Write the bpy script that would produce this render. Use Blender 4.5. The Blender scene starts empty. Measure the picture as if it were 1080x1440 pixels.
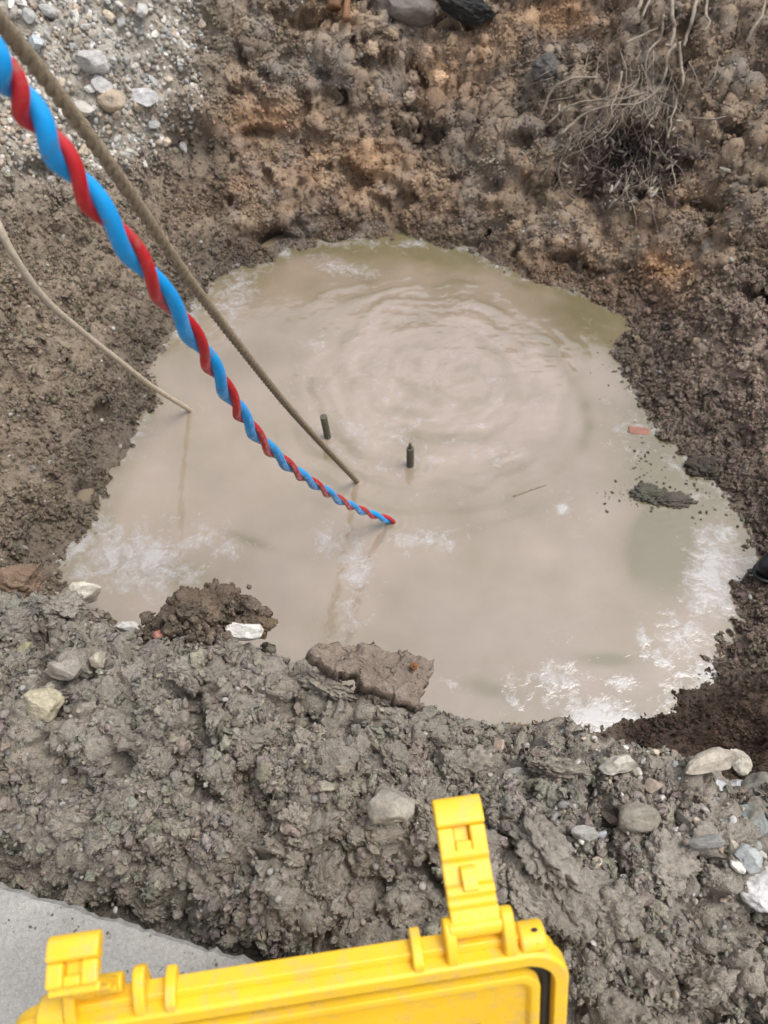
import bpy, math, random
import numpy as np
from mathutils import Vector, Matrix, Euler

random.seed(7)
rng = np.random.default_rng(7)
S = bpy.context.scene
COL = S.collection
PI = math.pi

# ------------------------------------------------------------------ camera
CAM_H, PITCH, FPX = 1.15, math.radians(52.0), 1130.0
cam_d = bpy.data.cameras.new('camera')
cam = bpy.data.objects.new('camera', cam_d)
COL.objects.link(cam)
cam.location = (0, 0, CAM_H)
cam.rotation_euler = (PI / 2 - PITCH, 0, 0)
cam_d.sensor_fit = 'VERTICAL'
cam_d.sensor_height = 24.0
cam_d.sensor_width = 18.0
cam_d.lens = 24.0 * FPX / 1440.0
cam_d.clip_start = 0.02
cam_d.clip_end = 200
cam_d.dof.use_dof = True
cam_d.dof.focus_distance = 1.35
cam_d.dof.aperture_fstop = 4.2
S.camera = cam

# ------------------------------------------------------------------ light: bright overcast
SUN_EL, SUN_AZ = math.radians(68), math.radians(95)      # azimuth from +Y towards +X
w = bpy.data.worlds.new('World')
S.world = w
w.use_nodes = True
nt = w.node_tree
nt.nodes.clear()
sky = nt.nodes.new('ShaderNodeTexSky')
sky.sky_type = 'NISHITA'
sky.sun_disc = False
sky.sun_elevation = SUN_EL
sky.sun_rotation = SUN_AZ
sky.air_density = 1.0
sky.dust_density = 4.0
hs = nt.nodes.new('ShaderNodeHueSaturation')
hs.inputs['Saturation'].default_value = 0.30              # cloud cover takes the blue out of it
bg = nt.nodes.new('ShaderNodeBackground')
bg.inputs['Strength'].default_value = 0.15
wo = nt.nodes.new('ShaderNodeOutputWorld')
nt.links.new(sky.outputs[0], hs.inputs['Color'])
nt.links.new(hs.outputs[0], bg.inputs['Color'])
nt.links.new(bg.outputs[0], wo.inputs['Surface'])

sun_d = bpy.data.lights.new('sun', 'SUN')
sun_d.energy = 1.2
sun_d.angle = math.radians(30)
sun_d.color = (1.0, 0.96, 0.9)
sun = bpy.data.objects.new('sun', sun_d)
COL.objects.link(sun)
sdir = Vector((math.cos(SUN_EL) * math.sin(SUN_AZ), math.cos(SUN_EL) * math.cos(SUN_AZ), math.sin(SUN_EL)))
sun.rotation_euler = sdir.to_track_quat('Z', 'Y').to_euler()

S.view_settings.view_transform = 'Standard'
S.view_settings.look = 'None'
S.view_settings.gamma = 1
S.view_settings.exposure = 0.57
S.view_settings.use_curve_mapping = False

# ------------------------------------------------------------------ image <-> world
CAMP = np.array([0, 0, CAM_H])
FW = np.array([0, math.cos(PITCH), -math.sin(PITCH)])
UP = np.array([0, math.sin(PITCH), math.cos(PITCH)])


def ray(px, py):
    return FW + (px - 540) / FPX * np.array([1, 0, 0]) + (720 - py) / FPX * UP


def at_z(px, py, z):
    r = ray(px, py)
    return CAMP + r * ((z - CAM_H) / r[2])


def at_depth(px, py, d):
    return CAMP + ray(px, py) * d


def project(P):
    q = P - CAMP
    zc = q @ FW
    zc = np.where(np.abs(zc) < 1e-4, 1e-4, zc)
    return 540 + FPX * q[:, 0] / zc, 720 - FPX * (q @ UP) / zc, zc


# ------------------------------------------------------------------ noise
_perm = rng.permutation(1024).astype(np.int32)
_gr = rng.normal(size=(1024, 3)).astype(np.float32)
_gr /= np.linalg.norm(_gr, axis=1)[:, None]
_rnd = rng.random((1024, 4)).astype(np.float32)


def _hash(ix, iy, iz):
    return _perm[(_perm[(_perm[ix & 1023] + iy) & 1023] + iz) & 1023]


def perlin(P):
    P = P.astype(np.float32)
    fl = np.floor(P)
    I = fl.astype(np.int32)
    F = P - fl
    U = F * F * F * (F * (F * 6 - 15) + 10)
    out = np.zeros(len(P), np.float32)
    for dx in (0, 1):
        wx = U[:, 0] if dx else 1 - U[:, 0]
        for dy in (0, 1):
            wy = U[:, 1] if dy else 1 - U[:, 1]
            for dz in (0, 1):
                wz = U[:, 2] if dz else 1 - U[:, 2]
                g = _gr[_hash(I[:, 0] + dx, I[:, 1] + dy, I[:, 2] + dz)]
                d = g[:, 0] * (F[:, 0] - dx) + g[:, 1] * (F[:, 1] - dy) + g[:, 2] * (F[:, 2] - dz)
                out += wx * wy * wz * d
    return out * 1.5


def fbm(P, octv=4, gain=0.5):
    out = np.zeros(len(P), np.float32)
    a, f = 1.0, 1.0
    for k in range(octv):
        out += a * perlin(P * f + 17.3 * k)
        a *= gain
        f *= 2.03
    return out


def ridged(P, octv=3, gain=.55):
    out = np.zeros(len(P), np.float32)
    a, f = 1.0, 1.0
    for k in range(octv):
        out += a * (1 - np.abs(perlin(P * f + 23.7 * k)) * 2.4)
        a *= gain
        f *= 2.1
    return out


def worley(P):
    P = P.astype(np.float32)
    fl = np.floor(P)
    I = fl.astype(np.int32)
    F = P - fl
    f1 = np.full(len(P), 9, np.float32)
    f2 = np.full(len(P), 9, np.float32)
    idr = np.zeros(len(P), np.float32)
    for dx in (-1, 0, 1):
        for dy in (-1, 0, 1):
            for dz in (-1, 0, 1):
                h = _hash(I[:, 0] + dx, I[:, 1] + dy, I[:, 2] + dz)
                r = _rnd[h]
                d = (dx + r[:, 0] - F[:, 0]) ** 2 + (dy + r[:, 1] - F[:, 1]) ** 2 + (dz + r[:, 2] - F[:, 2]) ** 2
                c = d < f1
                f2 = np.where(c, f1, np.minimum(f2, d))
                idr = np.where(c, r[:, 3], idr)
                f1 = np.where(c, d, f1)
    return np.sqrt(f1), np.sqrt(f2), idr


def sstep(a, b, x):
    t = np.clip((x - a) / (b - a), 0, 1)
    return t * t * (3 - 2 * t)


# ------------------------------------------------------------------ mesh helpers
def make_mesh(name, V, F, smooth=True, cols=None, attrs=None):
    """V (n,3); F (m,3) or (m,4)"""
    me = bpy.data.meshes.new(name)
    V = np.asarray(V, np.float32)
    F = np.asarray(F, np.int32)
    k = F.shape[1]
    me.vertices.add(len(V))
    me.vertices.foreach_set('co', V.ravel())
    me.loops.add(F.size)
    me.loops.foreach_set('vertex_index', F.ravel())
    me.polygons.add(len(F))
    me.polygons.foreach_set('loop_start', np.arange(0, F.size, k, dtype=np.int32))
    me.polygons.foreach_set('loop_total', np.full(len(F), k, np.int32))
    me.polygons.foreach_set('use_smooth', np.full(len(F), smooth))
    me.update(calc_edges=True)
    if cols is not None:
        a = me.attributes.new('Col', 'FLOAT_COLOR', 'POINT')
        c4 = np.ones((len(V), 4), np.float32)
        c4[:, :3] = cols
        a.data.foreach_set('color', c4.ravel())
    for n, v in (attrs or {}).items():
        a = me.attributes.new(n, 'FLOAT', 'POINT')
        a.data.foreach_set('value', np.asarray(v, np.float32))
    return me


def link(name, me, mat=None, parent=None, loc=None):
    o = bpy.data.objects.new(name, me)
    COL.objects.link(o)
    if mat is not None and me is not None and not me.materials:
        me.materials.append(mat)
    if parent is not None:
        o.parent = parent
    if loc is not None:
        o.location = loc
    return o


def tag(o, label=None, cat=None, group=None, kind=None):
    if label: o['label'] = label
    if cat: o['category'] = cat
    if group: o['group'] = group
    if kind: o['kind'] = kind
    return o


def empty(name, loc=(0, 0, 0)):
    o = bpy.data.objects.new(name, None)
    COL.objects.link(o)
    o.location = loc
    return o


_ico = {}


def ico(n):
    if n in _ico:
        return _ico[n]
    t = (1 + 5 ** 0.5) / 2
    V = [(-1, t, 0), (1, t, 0), (-1, -t, 0), (1, -t, 0), (0, -1, t), (0, 1, t), (0, -1, -t), (0, 1, -t), (t, 0, -1), (t, 0, 1), (-t, 0, -1), (-t, 0, 1)]
    V = [np.array(v) / np.linalg.norm(v) for v in V]
    F = [(0, 11, 5), (0, 5, 1), (0, 1, 7), (0, 7, 10), (0, 10, 11), (1, 5, 9), (5, 11, 4), (11, 10, 2), (10, 7, 6), (7, 1, 8),
         (3, 9, 4), (3, 4, 2), (3, 2, 6), (3, 6, 8), (3, 8, 9), (4, 9, 5), (2, 4, 11), (6, 2, 10), (8, 6, 7), (9, 8, 1)]
    for _ in range(n):
        mid, NF = {}, []

        def m(a, b):
            k = (min(a, b), max(a, b))
            if k not in mid:
                v = V[a] + V[b]
                V.append(v / np.linalg.norm(v))
                mid[k] = len(V) - 1
            return mid[k]
        for a, b, c in F:
            ab, bc, ca = m(a, b), m(b, c), m(c, a)
            NF += [(a, ab, ca), (b, bc, ab), (c, ca, bc), (ab, bc, ca)]
        F = NF
    _ico[n] = (np.array(V, np.float32), np.array(F, np.int32))
    return _ico[n]


def clod_shape(n, seed, lump=1.0, cuts=3):
    """a crumbly lump of earth, about unit radius"""
    V, F = ico(n)
    r = np.random.default_rng(seed)
    P = V * np.array([1, r.uniform(.75, 1), r.uniform(.6, .85)], np.float32)
    for _ in range(cuts):
        nn = r.normal(size=3); nn /= np.linalg.norm(nn)
        d = r.uniform(.55, .8)
        P = P - np.outer(np.maximum(P @ nn - d, 0) * .8, nn).astype(np.float32)
    off = r.uniform(0, 200, 3)
    a = perlin(V * 1.3 + off) * .35
    if n >= 2:
        Q = V + .15 * np.stack([perlin(V * 3 + off), perlin(V * 3 + off + 9), perlin(V * 3 + off + 33)], 1)
        f1, f2, i = worley(Q * 2.1 + off)
        a = a + (np.clip((f2 - f1) / .38, 0, 1) ** .7 - .6) * .24 * lump + (i - .5) * .15
    if n >= 3:
        f1, f2, i = worley(Q * 5.2 + off + 40)
        a = a + (np.clip((f2 - f1) / .35, 0, 1) ** .7 - .6) * .12 * lump + (i - .5) * .07 + perlin(V * 9 + off) * .07
    if n >= 4:
        a = a + perlin(V * 20 + off) * .05 + perlin(V * 41 + off) * .025
    if n <= 2:
        a = a + r.normal(size=len(V)) * (.2, .13, .07)[n]
    return (P * (1 + a)[:, None]).astype(np.float32), F


def stone_shape(n, seed, cuts=9, flat=.7, rough=.04, dmin=.5, dmax=.85):
    V, F = ico(n)
    r = np.random.default_rng(seed)
    P = V.copy()
    for _ in range(cuts):
        nn = r.normal(size=3); nn /= np.linalg.norm(nn)
        d = r.uniform(dmin, dmax)
        P = P - np.outer(np.maximum(P @ nn - d, 0), nn).astype(np.float32)
    P = P * np.array([1, r.uniform(.7, .95), flat * r.uniform(.85, 1.1)], np.float32)
    off = r.uniform(0, 200, 3)
    a = perlin(V * 1.6 + off) * .14 + perlin(V * 5 + off) * rough
    if n >= 3:
        a = a + perlin(V * 12 + off) * rough * .5
    return (P * (1 + a)[:, None]).astype(np.float32), F


def rot_from(nrm, spin):
    """matrices (n,3,3) whose z follows nrm, spun at random"""
    z = nrm / np.linalg.norm(nrm, axis=1)[:, None]
    ref = np.where(np.abs(z[:, 2:3]) > .9, np.array([[0, 1., 0]]), np.array([[0, 0, 1.]]))
    x = np.cross(ref, z); x /= np.linalg.norm(x, axis=1)[:, None]
    y = np.cross(z, x)
    c, s = np.cos(spin)[:, None], np.sin(spin)[:, None]
    xx = x * c + y * s
    yy = -x * s + y * c
    return np.stack([xx, yy, z], axis=2)


def scatter_mesh(name, shapes, pos, nrm, size, cols, squash=None, smooth=True):
    """many small pieces joined into one mesh"""
    n = len(pos)
    R = rot_from(nrm + rng.normal(size=(n, 3)) * .35, rng.uniform(0, 2 * PI, n))
    which = rng.integers(0, len(shapes), n)
    VV, FF, CC, base = [], [], [], 0
    for k, (sv, sf) in enumerate(shapes):
        I = np.where(which == k)[0]
        if not len(I):
            continue
        st = np.ones((len(I), 1, 3), np.float32) * rng.uniform(.8, 1.25, (len(I), 1, 3))
        if squash is not None:
            st[:, :, 2] *= squash
        v = sv[None] * st * size[I][:, None, None]
        v = np.einsum('nij,nvj->nvi', R[I], v) + pos[I][:, None, :]
        VV.append(v.reshape(-1, 3))
        FF.append((sf[None] + (np.arange(len(I)) * len(sv))[:, None, None]).reshape(-1, 3) + base)
        CC.append(np.repeat(cols[I], len(sv), axis=0))
        base += len(I) * len(sv)
    return make_mesh(name, np.concatenate(VV), np.concatenate(FF), smooth, np.concatenate(CC))


def gn_group(subdiv, lumpy, nvar, smooth, mat):
    g = bpy.data.node_groups.new('scatter', 'GeometryNodeTree')
    g.interface.new_socket('Geometry', in_out='INPUT', socket_type='NodeSocketGeometry')
    g.interface.new_socket('Geometry', in_out='OUTPUT', socket_type='NodeSocketGeometry')
    N, L = g.nodes.new, g.links.new
    gi, go = N('NodeGroupInput'), N('NodeGroupOutput')
    jn = N('GeometryNodeJoinGeometry')
    for k in range(nvar):
        ic = N('GeometryNodeMeshIcoSphere')
        ic.inputs['Radius'].default_value = 1
        ic.inputs['Subdivisions'].default_value = subdiv
        pos = N('GeometryNodeInputPosition')
        ad = N('ShaderNodeVectorMath'); ad.operation = 'ADD'
        ad.inputs[1].default_value = (11.3 * k + 3, 5.7 * k, 2.9 * k)
        L(pos.outputs[0], ad.inputs[0])
        src = ad.outputs[0]
        prev = ic.outputs[0]
        for sc, amp in ((1.1, lumpy), (2.9, lumpy * .6), (7.0, lumpy * .25)):
            nz = N('ShaderNodeTexNoise')
            nz.inputs['Scale'].default_value = sc
            nz.inputs['Detail'].default_value = 1
            L(src, nz.inputs['Vector'])
            sb = N('ShaderNodeVectorMath'); sb.operation = 'SUBTRACT'
            sb.inputs[1].default_value = (.5, .5, .5)
            L(nz.outputs['Color'], sb.inputs[0])
            ml = N('ShaderNodeVectorMath'); ml.operation = 'SCALE'
            ml.inputs['Scale'].default_value = amp
            L(sb.outputs[0], ml.inputs[0])
            sp = N('GeometryNodeSetPosition')
            L(prev, sp.inputs['Geometry']); L(ml.outputs[0], sp.inputs['Offset'])
            prev = sp.outputs[0]
        ss = N('GeometryNodeSetShadeSmooth'); ss.inputs['Shade Smooth'].default_value = smooth
        L(prev, ss.inputs[0])
        sm = N('GeometryNodeSetMaterial'); sm.inputs['Material'].default_value = mat
        L(ss.outputs[0], sm.inputs['Geometry'])
        gt = N('GeometryNodeGeometryToInstance')
        L(sm.outputs[0], gt.inputs[0]); L(gt.outputs[0], jn.inputs[0])
    ip = N('GeometryNodeInstanceOnPoints')
    L(gi.outputs[0], ip.inputs['Points']); L(jn.outputs[0], ip.inputs['Instance'])
    ip.inputs['Pick Instance'].default_value = True
    for nm, sock, typ in (('spin', 'Rotation', 'FLOAT_VECTOR'), ('size', 'Scale', 'FLOAT_VECTOR'), ('which', 'Instance Index', 'INT')):
        na = N('GeometryNodeInputNamedAttribute'); na.data_type = typ
        na.inputs['Name'].default_value = nm
        o_ = [x for x in na.outputs if x.enabled and x.name == 'Attribute'][0]
        if nm == 'spin':
            er = N('FunctionNodeEulerToRotation'); L(o_, er.inputs[0]); o_ = er.outputs[0]
        L(o_, ip.inputs[sock])
    L(ip.outputs[0], go.inputs[0])
    return g


_gn = {}


def gn_scatter(name, pos, size, col, subdiv, lumpy, matname, smooth, flat=(.6, 1.0), damp=None):
    n = len(pos)
    me = bpy.data.meshes.new(name)
    me.vertices.add(n)
    me.vertices.foreach_set('co', np.asarray(pos, np.float32).ravel())
    for nm, v in (('spin', rng.uniform(0, 2 * PI, (n, 3))), ('size', size[:, None] * np.stack([rng.uniform(.8, 1.3, n), rng.uniform(.75, 1.15, n), rng.uniform(*flat, n)], 1))):
        a = me.attributes.new(nm, 'FLOAT_VECTOR', 'POINT'); a.data.foreach_set('vector', v.astype(np.float32).ravel())
    a = me.attributes.new('which', 'INT', 'POINT'); a.data.foreach_set('value', rng.integers(0, 12, n).astype(np.int32))
    c4 = np.ones((n, 4), np.float32); c4[:, :3] = col
    a = me.attributes.new('tint', 'FLOAT_COLOR', 'POINT'); a.data.foreach_set('color', c4.ravel())
    a = me.attributes.new('damp', 'FLOAT', 'POINT'); a.data.foreach_set('value', np.asarray(np.zeros(n) if damp is None else damp, np.float32))
    o = link(name, me, M[matname])
    key = (subdiv, lumpy, matname, smooth)
    if key not in _gn:
        _gn[key] = gn_group(subdiv, lumpy, 12, smooth, M[matname])
    md = o.modifiers.new('scatter', 'NODES'); md.node_group = _gn[key]
    tag(o, kind='stuff')
    return o


def tube(path, rad, seg=10, cap=True):
    """path (n,3), rad scalar or (n,); returns V, F(quads)"""
    path = np.asarray(path, float)
    n = len(path)
    rad = np.full(n, rad) if np.isscalar(rad) else np.asarray(rad)
    T = np.gradient(path, axis=0)
    T /= np.linalg.norm(T, axis=1)[:, None] + 1e-12
    N = np.zeros_like(T)
    ref = np.array([0, 0, 1.]) if abs(T[0, 2]) < .9 else np.array([1., 0, 0])
    v = ref - T[0] * (ref @ T[0]); N[0] = v / np.linalg.norm(v)
    for i in range(1, n):
        v = N[i - 1] - T[i] * (N[i - 1] @ T[i]); N[i] = v / (np.linalg.norm(v) + 1e-12)
    B = np.cross(T, N)
    a = np.linspace(0, 2 * PI, seg, endpoint=False)
    V = path[:, None] + rad[:, None, None] * (np.cos(a)[None, :, None] * N[:, None] + np.sin(a)[None, :, None] * B[:, None])
    V = V.reshape(-1, 3)
    F = []
    for i in range(n - 1):
        for j in range(seg):
            k = (j + 1) % seg
            F.append((i * seg + j, i * seg + k, (i + 1) * seg + k, (i + 1) * seg + j))
    if cap:
        b = len(V)
        V = np.concatenate([V, path[:1], path[-1:]])
        for j in range(seg):
            k = (j + 1) % seg
            F.append((b, k, j, j))
            F.append((b + 1, (n - 1) * seg + j, (n - 1) * seg + k, (n - 1) * seg + k))
    return V, F


def poly_mesh(name, V, F, smooth=True):
    me = bpy.data.meshes.new(name)
    FF = []
    for f in F:
        g = []
        for i in f:
            if i not in g:
                g.append(int(i))
        if len(g) > 2:
            FF.append(g)
    me.from_pydata([tuple(map(float, v)) for v in V], [], FF)
    me.polygons.foreach_set('use_smooth', [smooth] * len(FF))
    me.update()
    return me


def join(parts):
    VV, FF, b = [], [], 0
    for V, F in parts:
        VV.append(np.asarray(V, float))
        FF += [tuple(i + b for i in f) for f in F]
        b += len(V)
    return np.concatenate(VV), FF


def spline(pts, n):
    """Catmull-Rom through pts, n samples"""
    P = np.asarray(pts, float)
    P = np.vstack([2 * P[0] - P[1], P, 2 * P[-1] - P[-2]])
    t = np.linspace(0, len(P) - 3 - 1e-6, n)
    i = t.astype(int)
    f = (t - i)[:, None]
    a, b, c, d = P[i], P[i + 1], P[i + 2], P[i + 3]
    return .5 * (2 * b + (c - a) * f + (2 * a - 5 * b + 4 * c - d) * f ** 2 + (3 * b - a - 3 * c + d) * f ** 3)


# ------------------------------------------------------------------ materials
def new_mat(name):
    m = bpy.data.materials.new(name)
    m.use_nodes = True
    t = m.node_tree
    for n in list(t.nodes):
        if n.type != 'OUTPUT_MATERIAL' and n.type != 'BSDF_PRINCIPLED':
            t.nodes.remove(n)
    return m, t, t.nodes['Principled BSDF']


def noise_node(t, scale, detail=4, rough=.55, coord='Object'):
    if coord == 'World':
        tc, coord = t.nodes.new('ShaderNodeNewGeometry'), 'Position'
    else:
        tc = t.nodes.new('ShaderNodeTexCoord')
    n = t.nodes.new('ShaderNodeTexNoise')
    n.inputs['Scale'].default_value = scale
    n.inputs['Detail'].default_value = detail
    n.inputs['Roughness'].default_value = rough
    t.links.new(tc.outputs[coord], n.inputs['Vector'])
    return n


def ramp(t, src, stops):
    r = t.nodes.new('ShaderNodeValToRGB')
    els = r.color_ramp.elements
    while len(els) < len(stops):
        els.new(.5)
    for e, (p, c) in zip(els, stops):
        e.position = p
        e.color = (c, c, c, 1) if np.isscalar(c) else (*c, 1)
    t.links.new(src, r.inputs['Fac'])
    return r


def mul(t, a, b, blend='MULTIPLY', fac=1.0):
    m = t.nodes.new('ShaderNodeMix')
    m.data_type = 'RGBA'
    m.blend_type = blend
    if np.isscalar(fac):
        m.inputs[0].default_value = fac
    else:
        t.links.new(fac, m.inputs[0])
    for s, i in ((a, 6), (b, 7)):
        if isinstance(s, tuple):
            m.inputs[i].default_value = (*s, 1)
        else:
            t.links.new(s, m.inputs[i])
    return m.outputs[2]


def bump(t, b, src, strength, dist, prev=None):
    n = t.nodes.new('ShaderNodeBump')
    n.inputs['Strength'].default_value = strength
    n.inputs['Distance'].default_value = dist
    t.links.new(src, n.inputs['Height'])
    if prev is not None:
        t.links.new(prev, n.inputs['Normal'])
    t.links.new(n.outputs[0], b.inputs['Normal'])
    return n.outputs[0]


def soil_material(name, source):
    m, t, b = new_mat(name)
    if source == 'attr':
        a = t.nodes.new('ShaderNodeAttribute'); a.attribute_name = 'Col'
        base = a.outputs['Color']
    elif source == 'inst':
        a = t.nodes.new('ShaderNodeAttribute'); a.attribute_name = 'tint'; a.attribute_type = 'INSTANCER'
        base = a.outputs['Color']
    elif source == 'object':
        a = t.nodes.new('ShaderNodeObjectInfo')
        base = a.outputs['Color']
    coord = 'World'
    n1 = noise_node(t, 14, 5, .6, coord)
    base = mul(t, base, ramp(t, n1.outputs[0], [(.3, (.78, .76, .74)), (.7, (1.18, 1.17, 1.15))]).outputs[0])
    n2 = noise_node(t, 120, 4, .65, coord)
    base = mul(t, base, ramp(t, n2.outputs[0], [(.3, .72), (.7, 1.26)]).outputs[0])
    n3 = noise_node(t, 420, 2, .5, coord)            # pale and dark grit in the clay
    base = mul(t, base, (.36, .33, .28), 'MIX', ramp(t, n3.outputs[0], [(.66, 0.0), (.74, .55)]).outputs[0])
    t.links.new(base, b.inputs['Base Color'])
    n4 = noise_node(t, 30, 3, .5, coord)
    if source in ('attr', 'inst'):
        wt = t.nodes.new('ShaderNodeAttribute'); wt.attribute_name = 'wet'
        if source == 'inst':
            wt.attribute_name = 'damp'; wt.attribute_type = 'INSTANCER'
        mx = t.nodes.new('ShaderNodeMix'); mx.data_type = 'FLOAT'
        t.links.new(wt.outputs['Fac'], mx.inputs[0])
        t.links.new(ramp(t, n4.outputs[0], [(.35, .62), (.65, .95)]).outputs[0], mx.inputs[2])
        mx.inputs[3].default_value = .18
        t.links.new(mx.outputs[0], b.inputs['Roughness'])
    else:
        t.links.new(ramp(t, n4.outputs[0], [(.35, .6), (.65, .95)]).outputs[0], b.inputs['Roughness'])
    b.inputs['Specular IOR Level'].default_value = .35
    p = bump(t, b, n2.outputs[0], .7, .009)
    n5 = noise_node(t, 260, 3, .6, coord)
    p = bump(t, b, n5.outputs[0], .6, .004, p)
    bump(t, b, n3.outputs[0], .5, .0022, p)
    return m


def stone_material(name):
    m, t, b = new_mat(name)
    a = t.nodes.new('ShaderNodeObjectInfo')
    n1 = noise_node(t, 35, 5, .6, 'World')
    base = mul(t, a.outputs['Color'], ramp(t, n1.outputs[0], [(.3, .7), (.68, 1.15)]).outputs[0])
    n2 = noise_node(t, 220, 3, .6, 'World')
    base = mul(t, base, ramp(t, n2.outputs[0], [(.35, .8), (.65, 1.12)]).outputs[0])
    n3 = noise_node(t, 22, 4, .6, 'World')                   # clay smeared over part of the stone
    base = mul(t, base, (.17, .145, .115), 'MIX', ramp(t, n3.outputs[0], [(.56, 0.0), (.68, .8)]).outputs[0])
    t.links.new(base, b.inputs['Base Color'])
    b.inputs['Roughness'].default_value = .7
    bump(t, b, n2.outputs[0], .4, .002)
    return m


M = {}
M['soil'] = soil_material('soil', 'attr')
M['clod'] = soil_material('clod_soil', 'object')
M['crumb'] = soil_material('crumb_soil', 'inst')
M['stone'] = stone_material('stone')


def pebble_material(inst=False):
    m, t, b = new_mat('pebble')
    a = t.nodes.new('ShaderNodeAttribute'); a.attribute_name = 'tint' if inst else 'Col'
    if inst: a.attribute_type = 'INSTANCER'
    n1 = noise_node(t, 90, 4, .6)
    base = mul(t, a.outputs['Color'], ramp(t, n1.outputs[0], [(.35, .72), (.65, 1.15)]).outputs[0])
    t.links.new(base, b.inputs['Base Color'])
    b.inputs['Roughness'].default_value = .75
    bump(t, b, n1.outputs[0], .4, .003)
    return m


M['pebble'] = pebble_material()
M['grit'] = pebble_material(True)


def plain(name, col, rough=.5, var=.15, scale=40, bmp=0.0, spec=.5, bscale=None):
    m, t, b = new_mat(name)
    n = noise_node(t, scale, 4, .6)
    base = mul(t, col, ramp(t, n.outputs[0], [(.3, 1 - var), (.7, 1 + var)]).outputs[0])
    t.links.new(base, b.inputs['Base Color'])
    t.links.new(ramp(t, n.outputs[0], [(.3, max(rough - .1, .05)), (.7, min(rough + .1, 1))]).outputs[0], b.inputs['Roughness'])
    b.inputs['Specular IOR Level'].default_value = spec
    if bmp:
        n2 = noise_node(t, bscale or scale * 3, 3, .6)
        bump(t, b, n2.outputs[0], .5, bmp)
    return m


def yellow_material():
    m, t, b = new_mat('yellow_plastic')
    n = noise_node(t, 9, 5, .65)
    base = mul(t, (.86, .535, .026), ramp(t, n.outputs[0], [(.3, (.93, .9, .8)), (.7, (1.03, 1.03, 1.1))]).outputs[0])
    n2 = noise_node(t, 60, 6, .7)                    # clay dust rubbed into the plastic
    base = mul(t, base, (.42, .33, .22), 'MIX', ramp(t, n2.outputs[0], [(.50, 0.0), (.74, .55)]).outputs[0])
    n5 = noise_node(t, 260, 2, .5)
    base = mul(t, base, (.2, .15, .09), 'MIX', ramp(t, n5.outputs[0], [(.72, 0.0), (.78, .6)]).outputs[0])
    t.links.new(base, b.inputs['Base Color'])
    t.links.new(ramp(t, n2.outputs[0], [(.3, .32), (.7, .55)]).outputs[0], b.inputs['Roughness'])
    n3 = noise_node(t, 700, 2, .5)
    bump(t, b, n3.outputs[0], .25, .0006)
    b.inputs['Subsurface Weight'].default_value = 0.0
    return m


M['yellow'] = yellow_material()
M['gasket'] = plain('black_gasket', (.012, .011, .012), .55, .1, 60)
M['steel'] = plain('weathered_steel', (.085, .08, .058), .6, .35, 60, .002)
M['rust'] = plain('rust', (.20, .085, .03), .8, .4, 120, .002)
M['black'] = plain('black_rubber', (.012, .014, .016), .35, .2, 30)


def sheath(name, col):
    m, t, b = new_mat(name)
    n = noise_node(t, 30, 4, .6)
    base = mul(t, col, ramp(t, n.outputs[0], [(.3, .88), (.7, 1.08)]).outputs[0])
    n2 = noise_node(t, 55, 5, .7)
    n2.inputs['Distortion'].default_value = .5
    base = mul(t, base, (.20, .16, .115), 'MIX', ramp(t, n2.outputs[0], [(.56, 0.0), (.66, .6)]).outputs[0])
    t.links.new(base, b.inputs['Base Color'])
    t.links.new(ramp(t, n2.outputs[0], [(.4, .33), (.65, .7)]).outputs[0], b.inputs['Roughness'])
    bump(t, b, n2.outputs[0], .3, .0012)
    return m


M['blue'] = sheath('blue_sheath', (.002, .32, .78))
M['red'] = sheath('red_sheath', (.50, .012, .02))
M['rope'] = plain('hemp_rope', (.25, .195, .13), .9, .3, 160, .003)
M['thin_rope'] = plain('pale_rope', (.46, .39, .30), .85, .2, 90, .002)
M['root'] = plain('root_bark', (.27, .225, .175), .85, .35, 70, .002)
M['peat'] = plain('dark_soil', (.060, .040, .035), .9, .4, 60, .006)
M['wood'] = plain('old_wood', (.20, .10, .05), .8, .35, 25, .003)
M['brick'] = plain('red_brick', (.27, .125, .09), .7, .2, 40, .002)


def concrete_material():
    m, t, b = new_mat('concrete')
    n = noise_node(t, 9, 6, .65)
    base = mul(t, (.35, .338, .318), ramp(t, n.outputs[0], [(.3, .82), (.7, 1.14)]).outputs[0])
    n2 = noise_node(t, 190, 4, .7)
    base = mul(t, base, ramp(t, n2.outputs[0], [(.3, .8), (.68, 1.15)]).outputs[0])
    n3 = noise_node(t, 520, 2, .5)
    base = mul(t, base, (.62, .60, .57), 'MIX', ramp(t, n3.outputs[0], [(.66, 0.0), (.73, .7)]).outputs[0])
    base = mul(t, base, (.2, .175, .14), 'MIX', ramp(t, noise_node(t, 5, 5, .7).outputs[0], [(.56, 0.0), (.75, .5)]).outputs[0])
    t.links.new(base, b.inputs['Base Color'])
    b.inputs['Roughness'].default_value = .9
    p = bump(t, b, n2.outputs[0], .7, .005)
    bump(t, b, n3.outputs[0], .5, .002, p)
    return m


M['concrete'] = concrete_material()


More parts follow.
